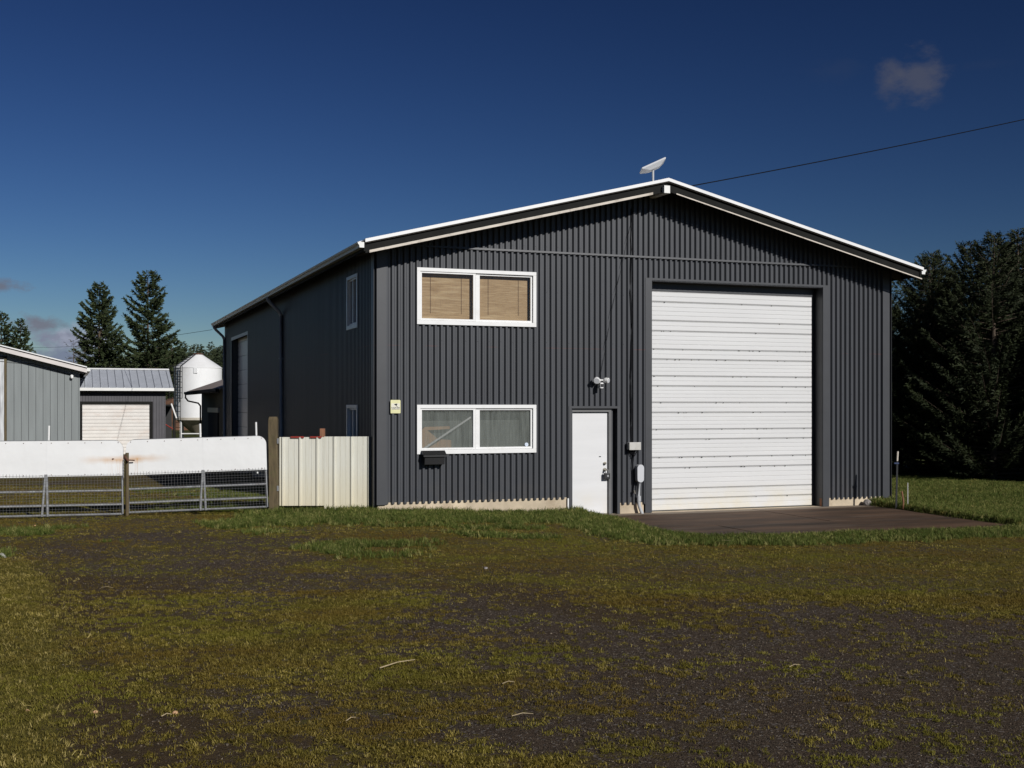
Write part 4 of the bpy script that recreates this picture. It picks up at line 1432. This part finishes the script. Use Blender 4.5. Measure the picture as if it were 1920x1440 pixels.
# roof
rs, rd = .35, 2.05
ez = 2.74
MB().prism([(-GW - .3, -.32, ez - .02), (-GW - .3, rd, ez - .02 + rs * (rd + .32)), (-GW - .3, rd * 2 + .32, ez - .02)], (GW + .62, 0, 0)).build('roof_body', M['soffit'], ga)
x = -GW - .3
rp = MB()
MB().prism([(-GW - .31, -.335, ez), (-GW - .31, rd, ez + rs * (rd + .335)), (-GW - .31, rd * 2 + .335, ez), (-GW - .31, rd * 2 + .335, ez + .02), (-GW - .31, rd, ez + rs * (rd + .335) + .02), (-GW - .31, -.335, ez + .02)][::-1], (GW + .64, 0, 0)).build('roof_sheet', simple('galvalume_roof', (.56, .59, .64), .4, metal=.3, var=.08, vscale=3), ga)
M['rib'] = simple('roof_rib_shadow_steel', (.42, .44, .48), .45, metal=.3, var=.1)
xr = -GW - .29
while xr < .32:
    MB().prism([(xr, -.335, ez + .021), (xr, rd, ez + .021 + rs * (rd + .335)), (xr, rd, ez + .058 + rs * (rd + .335)), (xr, -.335, ez + .058)][::-1], (.028, 0, 0)).build('roof_seam', M['rib'], ga)
    xr += .305
MB().box(-GW - .32, .34, -.40, -.336, ez - .09, ez + .03).build('gutter', M['gutter_white'], ga)
MB().prism([(-GW - .31, rd - .12, ez + rs * (rd + .2) + .055), (-GW - .31, rd, ez + rs * (rd + .335) + .075), (-GW - .31, rd + .12, ez + rs * (rd + .2) + .055), (-GW - .31, rd, ez + rs * (rd + .335) + .062)][::-1], (GW + .64, 0, 0)).build('ridge_cap', M['roof'], ga)

# low shed behind the workshop
sh = empty('low_shed', uv_world(0.15, 24.0), TH)
tag(sh, 'low dark shed with brownish roof behind the far end of the workshop', 'shed')
M['shedwall'] = simple('olive_shed_siding', (.085, .080, .058), .8, var=.2, vscale=3, stretch=(3, 3, .4))
M['shedroof'] = simple('brownish_shed_roof', (.30, .245, .21), .7, var=.2, vscale=3, dirt=(.12, .08, .06), dirt_amt=.6)
SL = 12.0
MB().prism([(.65, .3, -.1), (4.5, .3, -.1), (4.5, .3, 4.05), (3.9, .3, 3.85), (.65, .3, 2.72)], (0, SL - .1, 0)).build('shed_wall', M['shedwall'], sh)
MB().prism([(0, 0, 2.62), (3.6, 0, 3.88), (3.6, 0, 3.95), (0, 0, 2.69)][::-1], (0, SL + .4, 0)).build('roof_slope', M['shedroof'], sh)
MB().prism([(3.6, 0, 3.88), (7.2, 0, 2.62), (7.2, 0, 2.69), (3.6, 0, 3.95)][::-1], (0, SL + .4, 0)).build('roof_slope', M['shedroof'], sh)
MB().box(-.02, .0, 0, SL + .4, 2.52, 2.66).build('fascia_board', M['fascia'], sh)
MB().box(-.12, -.021, 0, SL + .42, 2.56, 2.665).build('gutter', M['fascia'], sh)
MB().tube([(-.07, SL + .2, 2.56), (-.07, SL + .2, 2.40), (.05, SL + .2, 2.25), (.50, SL + .2, 2.15), (.60, SL + .2, 2.02), (.60, SL + .2, .0)], .04, 8).build('downspout', M['fascia'], sh, smooth=True)
MB().box(.60, .649, 5.6, 9.0, .0, 1.75).build('shed_door', M['interior'], sh)
MB().box(.59, .651, 5.4, 9.2, 1.752, 1.95).build('door_header', M['gutter'], sh)

# silo
sl_c = site(371, 68.0)
si = empty('feed_silo', (sl_c[0], sl_c[1], 0), 0)
tag(si, 'white feed silo with conical top, ladder and steel legs behind the garage', 'silo')
SR = 1.34
M['silo'] = simple('white_silo_steel', (.80, .80, .79), .4, var=.03, vscale=2, dirt=(.5, .45, .38), dirt_amt=.25)
MB().lathe([(SR, 1.36), (SR, 2.3), (SR + .008, 2.3), (SR + .008, 2.33), (SR, 2.33), (SR, 4.18)], seg=48).build('silo_body', M['silo'], si, smooth=True)
MB().lathe([(SR + .02, 4.16), (SR + .02, 4.20), (.28, 4.93), (.28, 4.95)], seg=48).build('cone_roof', M['silo'], si, smooth=True)
MB().lathe([(.31, 4.95), (.31, 5.0), (.05, 5.05)], seg=20).build('cap', M['rust'], si, smooth=True)
MB().lathe([(.2, .35), (SR - .02, 1.34)], seg=40).build('hopper', simple('beige_hopper', (.30, .26, .20), .6), si, smooth=True)
MB().lathe([(SR + .02, 1.22), (SR + .02, 1.358)], seg=40).build('base_ring', simple('dull_ring', (.5, .46, .38), .6), si, smooth=True)
for g in (45, 135, 225, 315):
    x, y = SR * .93 * math.cos(math.radians(g + 12)), SR * .93 * math.sin(math.radians(g + 12))
    MB().box(x - .045, x + .045, y - .045, y + .045, -.1, 1.25).build('leg', M['pvcwhite'], si)
MB().tube([(-.75, -1.0, .45), (1.0, -.9, .45)], .035, 6).build('cross_brace', M['pvcwhite'], si)
ld = empty('ladder'); ld.parent = si  # ladder, rungs and cage use dark paint: the silo's shade put into their colour
la = math.radians(238)
cxl, cyl = (SR + .14) * math.cos(la), (SR + .14) * math.sin(la)
tx, ty = -math.sin(la), math.cos(la)
for s_ in (-.2, .2):
    MB().tube([(cxl + tx * s_, cyl + ty * s_, -.1), (cxl + tx * s_, cyl + ty * s_, 4.25), (.3 * math.cos(la) + tx * s_, .3 * math.sin(la) + ty * s_, 5.0)], .02, 6).build('ladder_rail', M['fascia'], ld)
rg = MB(); z = .2
while z < 4.2:
    rg.tube([(cxl - tx * .2, cyl - ty * .2, z), (cxl + tx * .2, cyl + ty * .2, z)], .014, 5); z += .3
for q in range(1, 6):
    t = q / 6; cx2 = (SR + .14) * (1 - t) + .3 * t
    rg.tube([(cx2 * math.cos(la) - tx * .2, cx2 * math.sin(la) - ty * .2, 4.25 + .75 * t), (cx2 * math.cos(la) + tx * .2, cx2 * math.sin(la) + ty * .2, 4.25 + .75 * t)], .014, 5)
tag(rg.build('rung', M['fascia'], ld), kind='stuff')
cg_ = MB()
for z in np.arange(2.45, 4.3, .3):
    pts = [(cxl + tx * .34 * math.cos(a_) + math.cos(la) * .62 * math.sin(a_), cyl + ty * .34 * math.cos(a_) + math.sin(la) * .62 * math.sin(a_), z) for a_ in np.linspace(0, math.pi, 9)]
    cg_.tube(pts, .018, 5)
for a_ in np.linspace(0, math.pi, 5):
    q = (cxl + tx * .34 * math.cos(a_) + math.cos(la) * .62 * math.sin(a_), cyl + ty * .34 * math.cos(a_) + math.sin(la) * .62 * math.sin(a_))
    cg_.tube([(q[0], q[1], 2.45), (q[0], q[1], 4.25)], .016, 5)
cg_.build('ladder_cage', M['fascia'], ld)
MB().box(.12, .32, -SR - .03, -SR + .1, 3.85, 4.15).build('inspection_hatch', M['silo'], si)

# open lean-to, earth bank and farm machine between garage and silo
lpt = site(300, 62.0)
lt_ = empty('lean_to', (lpt[0], lpt[1], 0), TH)
tag(lt_, 'dark open lean-to between the small garage and the silo', 'lean-to')
MB().box(-.5, .75, 2.0, 2.1, -.1, 2.1).build('back_wall', M['interior'], lt_)
MB().prism([(-.5, 0, 2.05), (.75, 0, 1.99), (.75, 0, 2.07), (-.5, 0, 2.13)], (0, 2.2, 0)).build('roof', M['fascia'], lt_)
for x in (-.45, .65):
    MB().box(x, x + .1, .05, .15, -.1, 2.0).build('post', M['fascia'], lt_)
o = MB().tube([(0, 0, 0), (.4, 0, -.26), (.8, 0, -.5)], .03, 8).build('machine_arm', M['red'], None, loc=(lpt[0] + .30, lpt[1] - 1.5, 1.35))
tag(o, 'red machine boom slanting down beside the small garage', 'machine arm')
o = MB().tube([(0, 0, 0), (.22, 0, -.62)], .035, 8).build('white_pipe', M['pvcwhite'], None, loc=(GPt[0] + .1, GPt[1] + .6, 2.12))
tag(o, 'short slanting white pipe at the right wall of the small garage', 'pipe')
bk = MB()
R_ = random.Random(11)
bp = site(322, 100)
n = 16
grid = [[(bp[0] - 12 + 24 * i / n, bp[1] - 3 + 10 * j / 6, (3.0 * math.sin(math.pi * j / 6)) * (.6 + .5 * math.sin(i * 1.3 + 1) ** 2) + R_.uniform(-.1, .1) - .1) for j in range(7)] for i in range(n + 1)]
for i in range(n):
    for j in range(6):
        bk.quad(grid[i][j], grid[i + 1][j], grid[i + 1][j + 1], grid[i][j + 1])
o = bk.build('earth_bank', simple('rusty_brown_earth', (.13, .065, .035), .95, var=.5, vscale=1.2), None, smooth=True)
tag(o, kind='structure')

# ------------------------------------------------------------------ trees
def frond_arrays(rng, base, dirs, length, width, n_out):
    pass


def conifer_mesh(name, H, R, seed, nbr, tw, tl, twid, z0=.06, droop=.25, up=.18, power=.8, fine=1, mat=None, ragged=.3):
    """crown made of many small needle sprays on whorled branches"""
    rng = np.random.default_rng(seed)
    V = []; Fq = []
    br_v = MB()
    cnt = 0
    t = z0 + (1 - z0) * (np.arange(nbr) + rng.random(nbr)) / nbr
    t = 1 - (1 - t) ** 1.0
    az = np.cumsum(np.full(nbr, 2.399)) + rng.normal(0, .4, nbr)
    for i in range(nbr):
        ti = t[i]
        L = R * (1 - ti) ** power * (1 - ragged + 2 * ragged * rng.random() * .75) + .02 * H * .5
        if ti < z0 + .12: L *= .75
        z = H * ti
        d = np.array([math.cos(az[i]), math.sin(az[i]), 0.0]); lat = np.array([-d[1], d[0], 0.0])
        dr_ = droop * (1.1 - ti) ; upk = up + .35 * ti
        n = max(4, int(tw * L))
        s = .12 + .88 * rng.random(n) ** .75
        P = np.outer(s * L, d); P[:, 2] = z + L * (-dr_ * s + upk * s ** 2.2)
        side = np.sign(rng.random(n) - .5)
        dirv = np.outer(.55 + .5 * rng.random(n), d) + lat[None] * (side * (.45 + .7 * rng.random(n)))[:, None]
        dirv[:, 2] += -.35 + .5 * rng.random(n) + upk * s
        dirv /= np.linalg.norm(dirv, axis=1)[:, None]
        ll = tl * (.55 + .6 * rng.random(n)) * (1.15 - .45 * s) * (.55 + .45 * min(1, L / (R * .6)))
        nrm = rng.normal(0, 1, (n, 3)); nrm[:, 2] *= .5
        wv = np.cross(dirv, nrm); wv /= np.linalg.norm(wv, axis=1)[:, None] + 1e-9
        ww = (twid * (.6 + .7 * rng.random(n)))[:, None]
        a = P; b = P + dirv * (ll * .4)[:, None] + wv * ww; c = P + dirv * ll[:, None] + np.array([0, 0, -.12]) * ll[:, None]; e = P + dirv * (ll * .45)[:, None] - wv * ww
        q = np.stack([a, b, c, e], 1).reshape(-1, 3)
        k0 = cnt; V.append(q); Fq.append((np.arange(n * 4).reshape(n, 4) + k0)); cnt += n * 4
        if fine > 1 and True:     # side needles
            for _ in range(fine - 1):
                f = .2 + .7 * rng.random(n)
                PP = P + dirv * (ll * f)[:, None]
                dv = dirv + wv * (rng.choice([-1, 1], n) * .9)[:, None] + rng.normal(0, .2, (n, 3)); dv /= np.linalg.norm(dv, axis=1)[:, None]
                w2 = np.cross(dv, nrm); w2 /= np.linalg.norm(w2, axis=1)[:, None] + 1e-9
                l2 = (ll * .5)[:, None]; ww2 = ww * .7
                q = np.stack([PP, PP + dv * l2 * .4 + w2 * ww2, PP + dv * l2, PP + dv * l2 * .45 - w2 * ww2], 1).reshape(-1, 3)
                V.append(q); Fq.append(np.arange(n * 4).reshape(n, 4) + cnt); cnt += n * 4
        # limb
        k = [(0, 0, z), tuple(d * L * .5 + np.array([0, 0, z + L * (-dr_ * .5 + upk * .22)])), tuple(d * L * .92 + np.array([0, 0, z + L * (-dr_ * .92 + upk * .83)]))]
        br_v.tube(k, .012 * H * (1.1 - ti) * .35, 3, r1=.004)
    # leader
    return np.concatenate(V), np.concatenate(Fq), br_v


tree_cache = {}


def conifer(name, loc, H, R, seed, label, group=None, mat=None, rz=0.0, scale=1.0, **kw):
    e = empty(name, loc, rz)
    tag(e, label, 'tree', group)
    key = (H, R, seed)
    if key not in tree_cache:
        Vv, Fq, limbs = conifer_mesh(name, H, R, seed, **kw)
        c = np_mesh('crown', Vv, Fq, mat, e)
        tr = MB().tube([(0, 0, -.3), (0, 0, H * .5), (.01 * H * .2, 0, H * 1.0)], .016 * H, 8, r1=.004 * H * .3)
        n0 = len(tr.v); tr.v += limbs.v; tr.f += [tuple(i + n0 for i in f) for f in limbs.f]
        k = tr.build('trunk', M['bark'], e)
        tree_cache[key] = (c, k)
    else:
        c0, k0 = tree_cache[key]
        for o_ in (c0, k0):
            o2 = o_.copy(); COL.objects.link(o2); o2.parent = e
    e.scale = (scale, scale, scale)
    return e


def far_pos(x, Yd):
    s_ = site(x, Yd); return (s_[0], s_[1], 0)


hgt = lambda y, Yd: (760 - y) / FPX * Yd + CAM_H
conifer('fir_tree', far_pos(186, 130), hgt(532, 130), 3.7, 1, 'tall dark fir behind the small garage, left of the two', 'tall firs behind the garage', M['fir'], nbr=170, tw=30, tl=.75, twid=.085, z0=.07, droop=.35, up=.32, power=.62, fine=3, ragged=.42)
conifer('fir_tree', far_pos(277, 132), hgt(510, 132), 4.3, 2, 'tallest fir with open gapped crown, right of the pair behind the garage', 'tall firs behind the garage', M['fir'], nbr=150, tw=26, tl=.85, twid=.085, z0=.08, droop=.18, up=.30, power=.62, fine=3, ragged=.5)
conifer('fir_tree', far_pos(2, 120), hgt(586, 120), 3.2, 3, 'fir rising above the grey barn roof at the left picture edge', 'firs behind the grey barn', M['fir'], nbr=130, tw=28, tl=.7, twid=.08, z0=.05, droop=.2, up=.3, power=.7, fine=2)
conifer('fir_tree', far_pos(38, 118), hgt(598, 118), 2.5, 4, 'pointed fir above the barn roof, right of the edge fir', 'firs behind the grey barn', M['fir'], nbr=120, tw=30, tl=.6, twid=.08, z0=.05, droop=.1, up=.35, power=.75, fine=2)
conifer('fir_tree', far_pos(62, 122), hgt(655, 122), 1.6, 14, 'lowest small fir peeping over the barn roof', 'firs behind the grey barn', M['fir'], nbr=70, tw=26, tl=.6, twid=.08, z0=.05, fine=2)
conifer('sparse_tree', far_pos(138, 124), hgt(638, 124), 1.9, 5, 'thin half bare tree left of the tall firs', None, M['brush'], nbr=60, tw=7, tl=.6, twid=.03, z0=.1, droop=-.2, up=.3, power=.5, fine=2, ragged=.5)
# mid-height trees that close the gap round the silo
for i, (x, Yd, y, R_w, lb_) in enumerate((
        (322, 165, 628, 3.4, 'rounded dark fir just right of the tallest fir'),
        (232, 150, 668, 3.0, 'low dark fir between the two tall firs'),
        (306, 150, 655, 3.2, 'low bushy fir behind the right eave of the garage'),
        (205, 148, 672, 3.2, 'low fir at the foot of the left tall fir'),
        (258, 155, 680, 3.0, 'lowest fir behind the middle of the garage roof'),
        (163, 150, 678, 2.6, 'small fir where the barn and garage roofs meet'))):
    conifer('fir_tree', far_pos(x, Yd), hgt(y, Yd), R_w, 20 + i, lb_, 'lower firs behind the garage', M['fir'], nbr=90, tw=22, tl=.9, twid=.12, z0=.03, droop=.2, up=.2, power=.6, fine=2, ragged=.4)

# wooded hill far off
hl = MB()
hx = np.linspace(-150, 25, 40); hy = np.linspace(300, 520, 12)
def hill_z(x, y):
    r_ = (y - 300) / 220.0
    return max(0, 1) * (13.5 * math.sin(min(1, .35 + r_ * 2.2) * math.pi / 2)) * (.2 + .8 / (1 + math.exp(-(x * 350 / y + 113) / 3))) * (1 - .25 * min(1, max(0, (x + 95) / 60))) - .3
gg = [[(x, y, hill_z(x, y)) for y in hy] for x in hx]
for i in range(len(hx) - 1):
    for j in range(len(hy) - 1):
        hl.quad(gg[i][j], gg[i + 1][j], gg[i + 1][j + 1], gg[i][j + 1])
tag(hl.build('hill', M['farwood'], None, smooth=True), kind='structure')
rng = np.random.default_rng(77)
VV_, FF_ = [], []; cnt = 0
protos = [conifer_mesh('p', 1.0, .22, 200 + k, 46, 60, .16, .022, z0=.05, droop=.3, up=.15, power=.75, fine=1)[:2] for k in range(4)]
for k in range(420):
    y = rng.uniform(300, 440); x = rng.uniform(-.36, .0) * y
    h = rng.uniform(4, 9); s_ = h
    Vp, Fp = protos[k % 4]
    a = rng.uniform(0, 6.28); ca_, sa_ = math.cos(a), math.sin(a)
    Q = np.stack([Vp[:, 0] * ca_ - Vp[:, 1] * sa_, Vp[:, 0] * sa_ + Vp[:, 1] * ca_, Vp[:, 2]], 1) * np.array([s_ * 1.2, s_ * 1.2, s_])
    Q += np.array([x, y, hill_z(x, y) - .5])
    VV_.append(Q); FF_.append(Fp + cnt); cnt += len(Q)
fw = np_mesh('far_forest', np.concatenate(VV_), np.concatenate(FF_), M['farwood'])
tag(fw, 'far hillside of dark conifers behind the silo', 'forest', kind='stuff')

# spruce windbreak on the right of the workshop
def spruce(u, v, H, seed, scale, rz, label):
    p = uv_world(u, v)
    return conifer('spruce_tree', (p.x, p.y, gz(p.x, p.y) - .05), 7.0, 2.6, seed, label, 'spruce windbreak right of the workshop', M['spruce'], rz, H * .95 / 7.0, nbr=200, tw=60, tl=.30, twid=.017, z0=.015, droop=.14, up=.45, power=.72, fine=4, ragged=.42)


sprs = [
    (17.9, 4.6, 6.9, 'tall spruce at the right picture edge, front of the row'),
    (18.0, 7.2, 6.6, 'spruce just right of the white gutter end of the workshop'),
    (17.6, 9.8, 6.3, 'spruce peeping out beneath the right eave beside the workshop corner'),
    (17.8, 12.3, 6.5, 'spruce mostly hidden behind the right wall of the workshop'),
    (20.6, 3.2, 7.5, 'second rank spruce cut off by the right picture edge'),
    (21.0, 6.8, 7.3, 'second rank spruce behind the tall one, its tip touching the picture edge'),
    (20.9, 10.5, 7.3, 'second rank spruce directly behind the one at the gutter end'),
    (19.0, 6.7, 7.0, 'narrow spruce between the gutter end spruce and the edge spruce'),
    (19.3, 11.2, 6.5, 'narrow spruce behind the one that peeps out beneath the eave'),
    (19.5, 5.4, 7.2, 'narrow spruce close behind the tall one at the right picture edge'),
    (20.3, .8, 7.6, 'first spruce outside the right picture edge, shading the row behind it'),
    (20.8, -2.0, 7.8, 'second spruce outside the right picture edge, nearer the camera'),
    (21.5, -5.0, 8.0, 'third spruce outside the right picture edge, nearer the camera'),
    (22.3, -8.0, 8.2, 'nearest spruce of the windbreak, well outside the right picture edge'),
    (24.0, 2.0, 8.4, 'spruce in the third rank right behind the second rank edge tree'),
    (24.2, -1.2, 8.6, 'spruce in the third rank outside the right picture edge'),
]
for i, (u, v, H, lb_) in enumerate(sprs):
    spruce(u, v, H, 101 + i % 4, 1, i * 1.7, lb_)

# ------------------------------------------------------------------ overhead lines
def wire(a, b, sag, r, label):
    a, b = Vector(a), Vector(b)
    pts = [(a + (b - a) * (k / 24)) - Vector((0, 0, sag * 4 * (k / 24) * (1 - k / 24))) for k in range(25)]
    o = MB().tube([p - a for p in pts], r, 5).build('overhead_wire', M['rubber'], None, loc=a)
    return tag(o, label, 'wire')


A = uv_world(5.75, .35, 6.22)
s_ = site(2330, 34.0)
B = Vector((s_[0], s_[1], hgt(128, 34.0)))
wire(A, B, .12, .011, 'black service wire rising from the workshop ridge towards the upper right')
A2 = uv_world(-.43, D + .3, 4.62)
s2 = site(-60, 115.0)
B2 = Vector((s2[0], s2[1], hgt(636, 115.0)))
wire(A2, B2, .7, .007, 'thin wire from the far eave of the workshop towards the left')
for (q, hh, lb_) in ((B, .3, 'utility pole outside the right picture edge carrying the service wire'), (B2, .3, 'distant utility pole hidden by the firs at the left')):
    o = MB().tube([(0, 0, -.5), (0, 0, q.z + hh)], .13, 10, r1=.09).build('utility_pole', M['wood'], None, loc=(q.x, q.y + .1, 0))
    tag(o, lb_, 'pole')


# ------------------------------------------------------------------ grass, moss and pebbles
def clump(kind, seed):
    r_ = random.Random(seed); mb = MB()
    if kind == 'green': n, h, w, sp_ = 10, .085, .0032, .045
    elif kind == 'straw': n, h, w, sp_ = 10, .034, .0024, .05
    else: n, h, w, sp_ = 8, .016, .0020, .026
    for _ in range(n):
        a = r_.uniform(0, 6.283); rr_ = sp_ * math.sqrt(r_.random())
        bx, by = rr_ * math.cos(a), rr_ * math.sin(a)
        g = r_.uniform(0, 6.283); lean = r_.uniform(.2, .9 if kind == 'green' else 1.7); hh = h * r_.uniform(.5, 1.15)
        dx, dy = math.cos(g) * lean * hh, math.sin(g) * lean * hh
        wx, wy = -math.sin(g + r_.uniform(-1, 1)) * w, math.cos(g) * w
        p0 = (bx - wx, by - wy, -.004); p1 = (bx + wx, by + wy, -.004)
        m0 = (bx + dx * .4 - wx * .8, by + dy * .4 - wy * .8, hh * .6); m1 = (bx + dx * .4 + wx * .8, by + dy * .4 + wy * .8, hh * .6)
        tip = (bx + dx, by + dy, hh * (.95 - .25 * lean * .5))
        mb.quad(p0, p1, m1, m0); mb.tri(m0, m1, tip)
    return mb


def unlinked(name, mb, mat):
    me = bpy.data.meshes.new(name); me.from_pydata(mb.v, [], mb.f); me.update(); me.materials.append(mat)
    return bpy.data.objects.new(name, me)


def scatter(name, pts, rot, scl, protos, label, cat):
    me = bpy.data.meshes.new(name)
    me.vertices.add(len(pts)); me.vertices.foreach_set('co', np.asarray(pts, np.float32).ravel())
    a = me.attributes.new('rot', 'FLOAT_VECTOR', 'POINT'); a.data.foreach_set('vector', np.asarray(rot, np.float32).ravel())
    a = me.attributes.new('scl', 'FLOAT', 'POINT'); a.data.foreach_set('value', np.asarray(scl, np.float32))
    o = bpy.data.objects.new(name, me); COL.objects.link(o)
    ng = bpy.data.node_groups.new(name + '_scatter', 'GeometryNodeTree')
    ng.interface.new_socket('Geometry', in_out='INPUT', socket_type='NodeSocketGeometry')
    ng.interface.new_socket('Geometry', in_out='OUTPUT', socket_type='NodeSocketGeometry')
    gi = ng.nodes.new('NodeGroupInput'); go = ng.nodes.new('NodeGroupOutput')
    jn = ng.nodes.new('GeometryNodeJoinGeometry')
    for p in protos:
        oi = ng.nodes.new('GeometryNodeObjectInfo'); oi.inputs['Object'].default_value = p; oi.inputs['As Instance'].default_value = True
        ng.links.new(oi.outputs['Geometry'], jn.inputs[0])
    ip = ng.nodes.new('GeometryNodeInstanceOnPoints')
    ip.inputs['Pick Instance'].default_value = True
    ng.links.new(gi.outputs[0], ip.inputs['Points']); ng.links.new(jn.outputs[0], ip.inputs['Instance'])
    ra = ng.nodes.new('GeometryNodeInputNamedAttribute'); ra.data_type = 'FLOAT_VECTOR'; ra.inputs['Name'].default_value = 'rot'
    sa = ng.nodes.new('GeometryNodeInputNamedAttribute'); sa.data_type = 'FLOAT'; sa.inputs['Name'].default_value = 'scl'
    er = ng.nodes.new('FunctionNodeEulerToRotation')
    ng.links.new(ra.outputs['Attribute'], er.inputs[0]); ng.links.new(er.outputs[0], ip.inputs['Rotation'])
    ng.links.new(sa.outputs['Attribute'], ip.inputs['Scale'])
    ng.links.new(ip.outputs[0], go.inputs[0])
    m = o.modifiers.new('scatter', 'NODES'); m.node_group = ng
    return tag(o, label, cat, kind='stuff')


rng = np.random.default_rng(5)


def sample(n, ylo, yhi):
    """random points over the ground the camera and its neighbours can see"""
    y = np.sqrt(rng.uniform(ylo ** 2, yhi ** 2, n)); x = rng.uniform(-1, 1, n) * (y * .56 + 1.2)
    return x, y


def keep_open(x, y):
    u, v = to_uv(x, y)
    ok = ~((u > -.04) & (u < W + .04) & (v > -.045) & (v < D))
    ok &= sdpoly(x, y, APRON) > -.06
    return ok


def place(x, y, lo, hi, tilt=.25):
    n = len(x)
    z = ground_h(x, y)
    rot = np.stack([rng.normal(0, tilt, n), rng.normal(0, tilt, n), rng.uniform(0, 6.283, n)], 1)
    return np.stack([x, y, z], 1), rot, rng.uniform(lo, hi, n)


def clumpy(x, y, s):
    return fbm(x * s, y * s, 88, 3)


# green lawn
x, y = sample(400000, 12, 27); G, Mo, Br, St = cover(x, y)
k = keep_open(x, y) & (rng.random(len(x)) < G * 1.1)
x, y = x[k], y[k]
xl, yl = rng.uniform(7.5, 17.5, 70000), rng.uniform(24, 33.5, 70000)
ul, vl = to_uv(xl, yl); kl = (ul > W + .1) & (ul < 17.6) & (yl > 27 - 6 * (xl > .47 * yl))
x, y = np.concatenate([x, xl[kl]]), np.concatenate([y, yl[kl]])
P_, R_2, S_2 = place(x, y, .5, 1.25)
# longer at the foot of the wall
u, v = to_uv(x, y)
S_2 = S_2 * (.75 + .55 * np.exp(-np.clip(-v, 0, 9) / .35) * (v < .2) + .25 * fbm(x * 2, y * 2, 55, 3))
scatter('green_grass', P_, R_2, S_2, [unlinked('grass_clump', clump('green', i), M['blade_green']) for i in range(5)], 'green grass along the workshop, round the apron and on the right', 'grass')
# moss and olive low grass, near and far
xs_, ys_ = [], []
for n, lo, hi in ((370000, 5.6, 13), (285000, 13, 28)):
    x, y = sample(n, lo, hi); G, Mo, Br, St = cover(x, y)
    c = clumpy(x, y, 7.0); c2 = clumpy(x + 9, y, 22.0)
    pr = np.clip((Mo + (c - .5) * 1.3 + (c2 - .5) * 2.4 - .43) * 2.4, 0, 1) * (1 - .8 * St) * (1 - .8 * G)
    k = keep_open(x, y) & (rng.random(len(x)) < pr)
    xs_.append(x[k]); ys_.append(y[k])
x, y = np.concatenate(xs_), np.concatenate(ys_)
P_, R_2, S_2 = place(x, y, .6, 1.5)
scatter('moss_grass', P_, R_2, S_2, [unlinked('moss_clump', clump('moss', 20 + i), M['blade_moss']) for i in range(6)], 'low olive moss and thin grass over the gravel yard', 'moss')
# straw coloured lawn
x, y = sample(370000, 5.6, 27); G, Mo, Br, St = cover(x, y)
c = clumpy(x, y, 4.0)
k = keep_open(x, y) & (rng.random(len(x)) < np.clip((St + (c - .5) * .8) * 1.2, 0, 1) * (St > .05))
x, y = x[k], y[k]
kl2 = kl & (rng.random(len(kl)) < .55)
x, y = np.concatenate([x, xl[kl2]]), np.concatenate([y, yl[kl2] + .01])
P_, R_2, S_2 = place(x, y, .35, 1.1)
S_2 = S_2 * (1 + .5 * (x > 7))
scatter('straw_grass', P_, R_2, S_2, [unlinked('straw_clump', clump('straw', 40 + i), M['blade_straw']) for i in range(5)], 'longer straw coloured grass at the lower left', 'grass')


def pebble_proto(seed):
    r_ = random.Random(seed); mb = MB()
    t = [(0, 0, 1), (.9, 0, .2), (0, .9, .3), (-.9, 0, .1), (0, -.9, .25), (0, 0, -.6)]
    mb.v = [(a * r_.uniform(.7, 1.1), b * r_.uniform(.7, 1.1), c * r_.uniform(.5, .8)) for a, b, c in t]
    mb.f = [(0, 1, 2), (0, 2, 3), (0, 3, 4), (0, 4, 1), (5, 2, 1), (5, 3, 2), (5, 4, 3), (5, 1, 4)]
    return mb


x, y = sample(230000, 5.6, 16); G, Mo, Br, St = cover(x, y)
k = keep_open(x, y) & (rng.random(len(x)) < np.clip(.9 - Mo * .9 - G - St, .04, 1))
x, y = x[k], y[k]; P_, R_2, _ = place(x, y, 1, 1, .8)
S_2 = .0045 + .007 * rng.random(len(x)) ** 2 + (rng.random(len(x)) < .012) * .010
scatter('gravel', P_, R_2, S_2, [unlinked('gravel_stone', pebble_proto(i), M['pebble']) for i in range(6)], 'dark crushed gravel scattered over the yard', 'gravel')
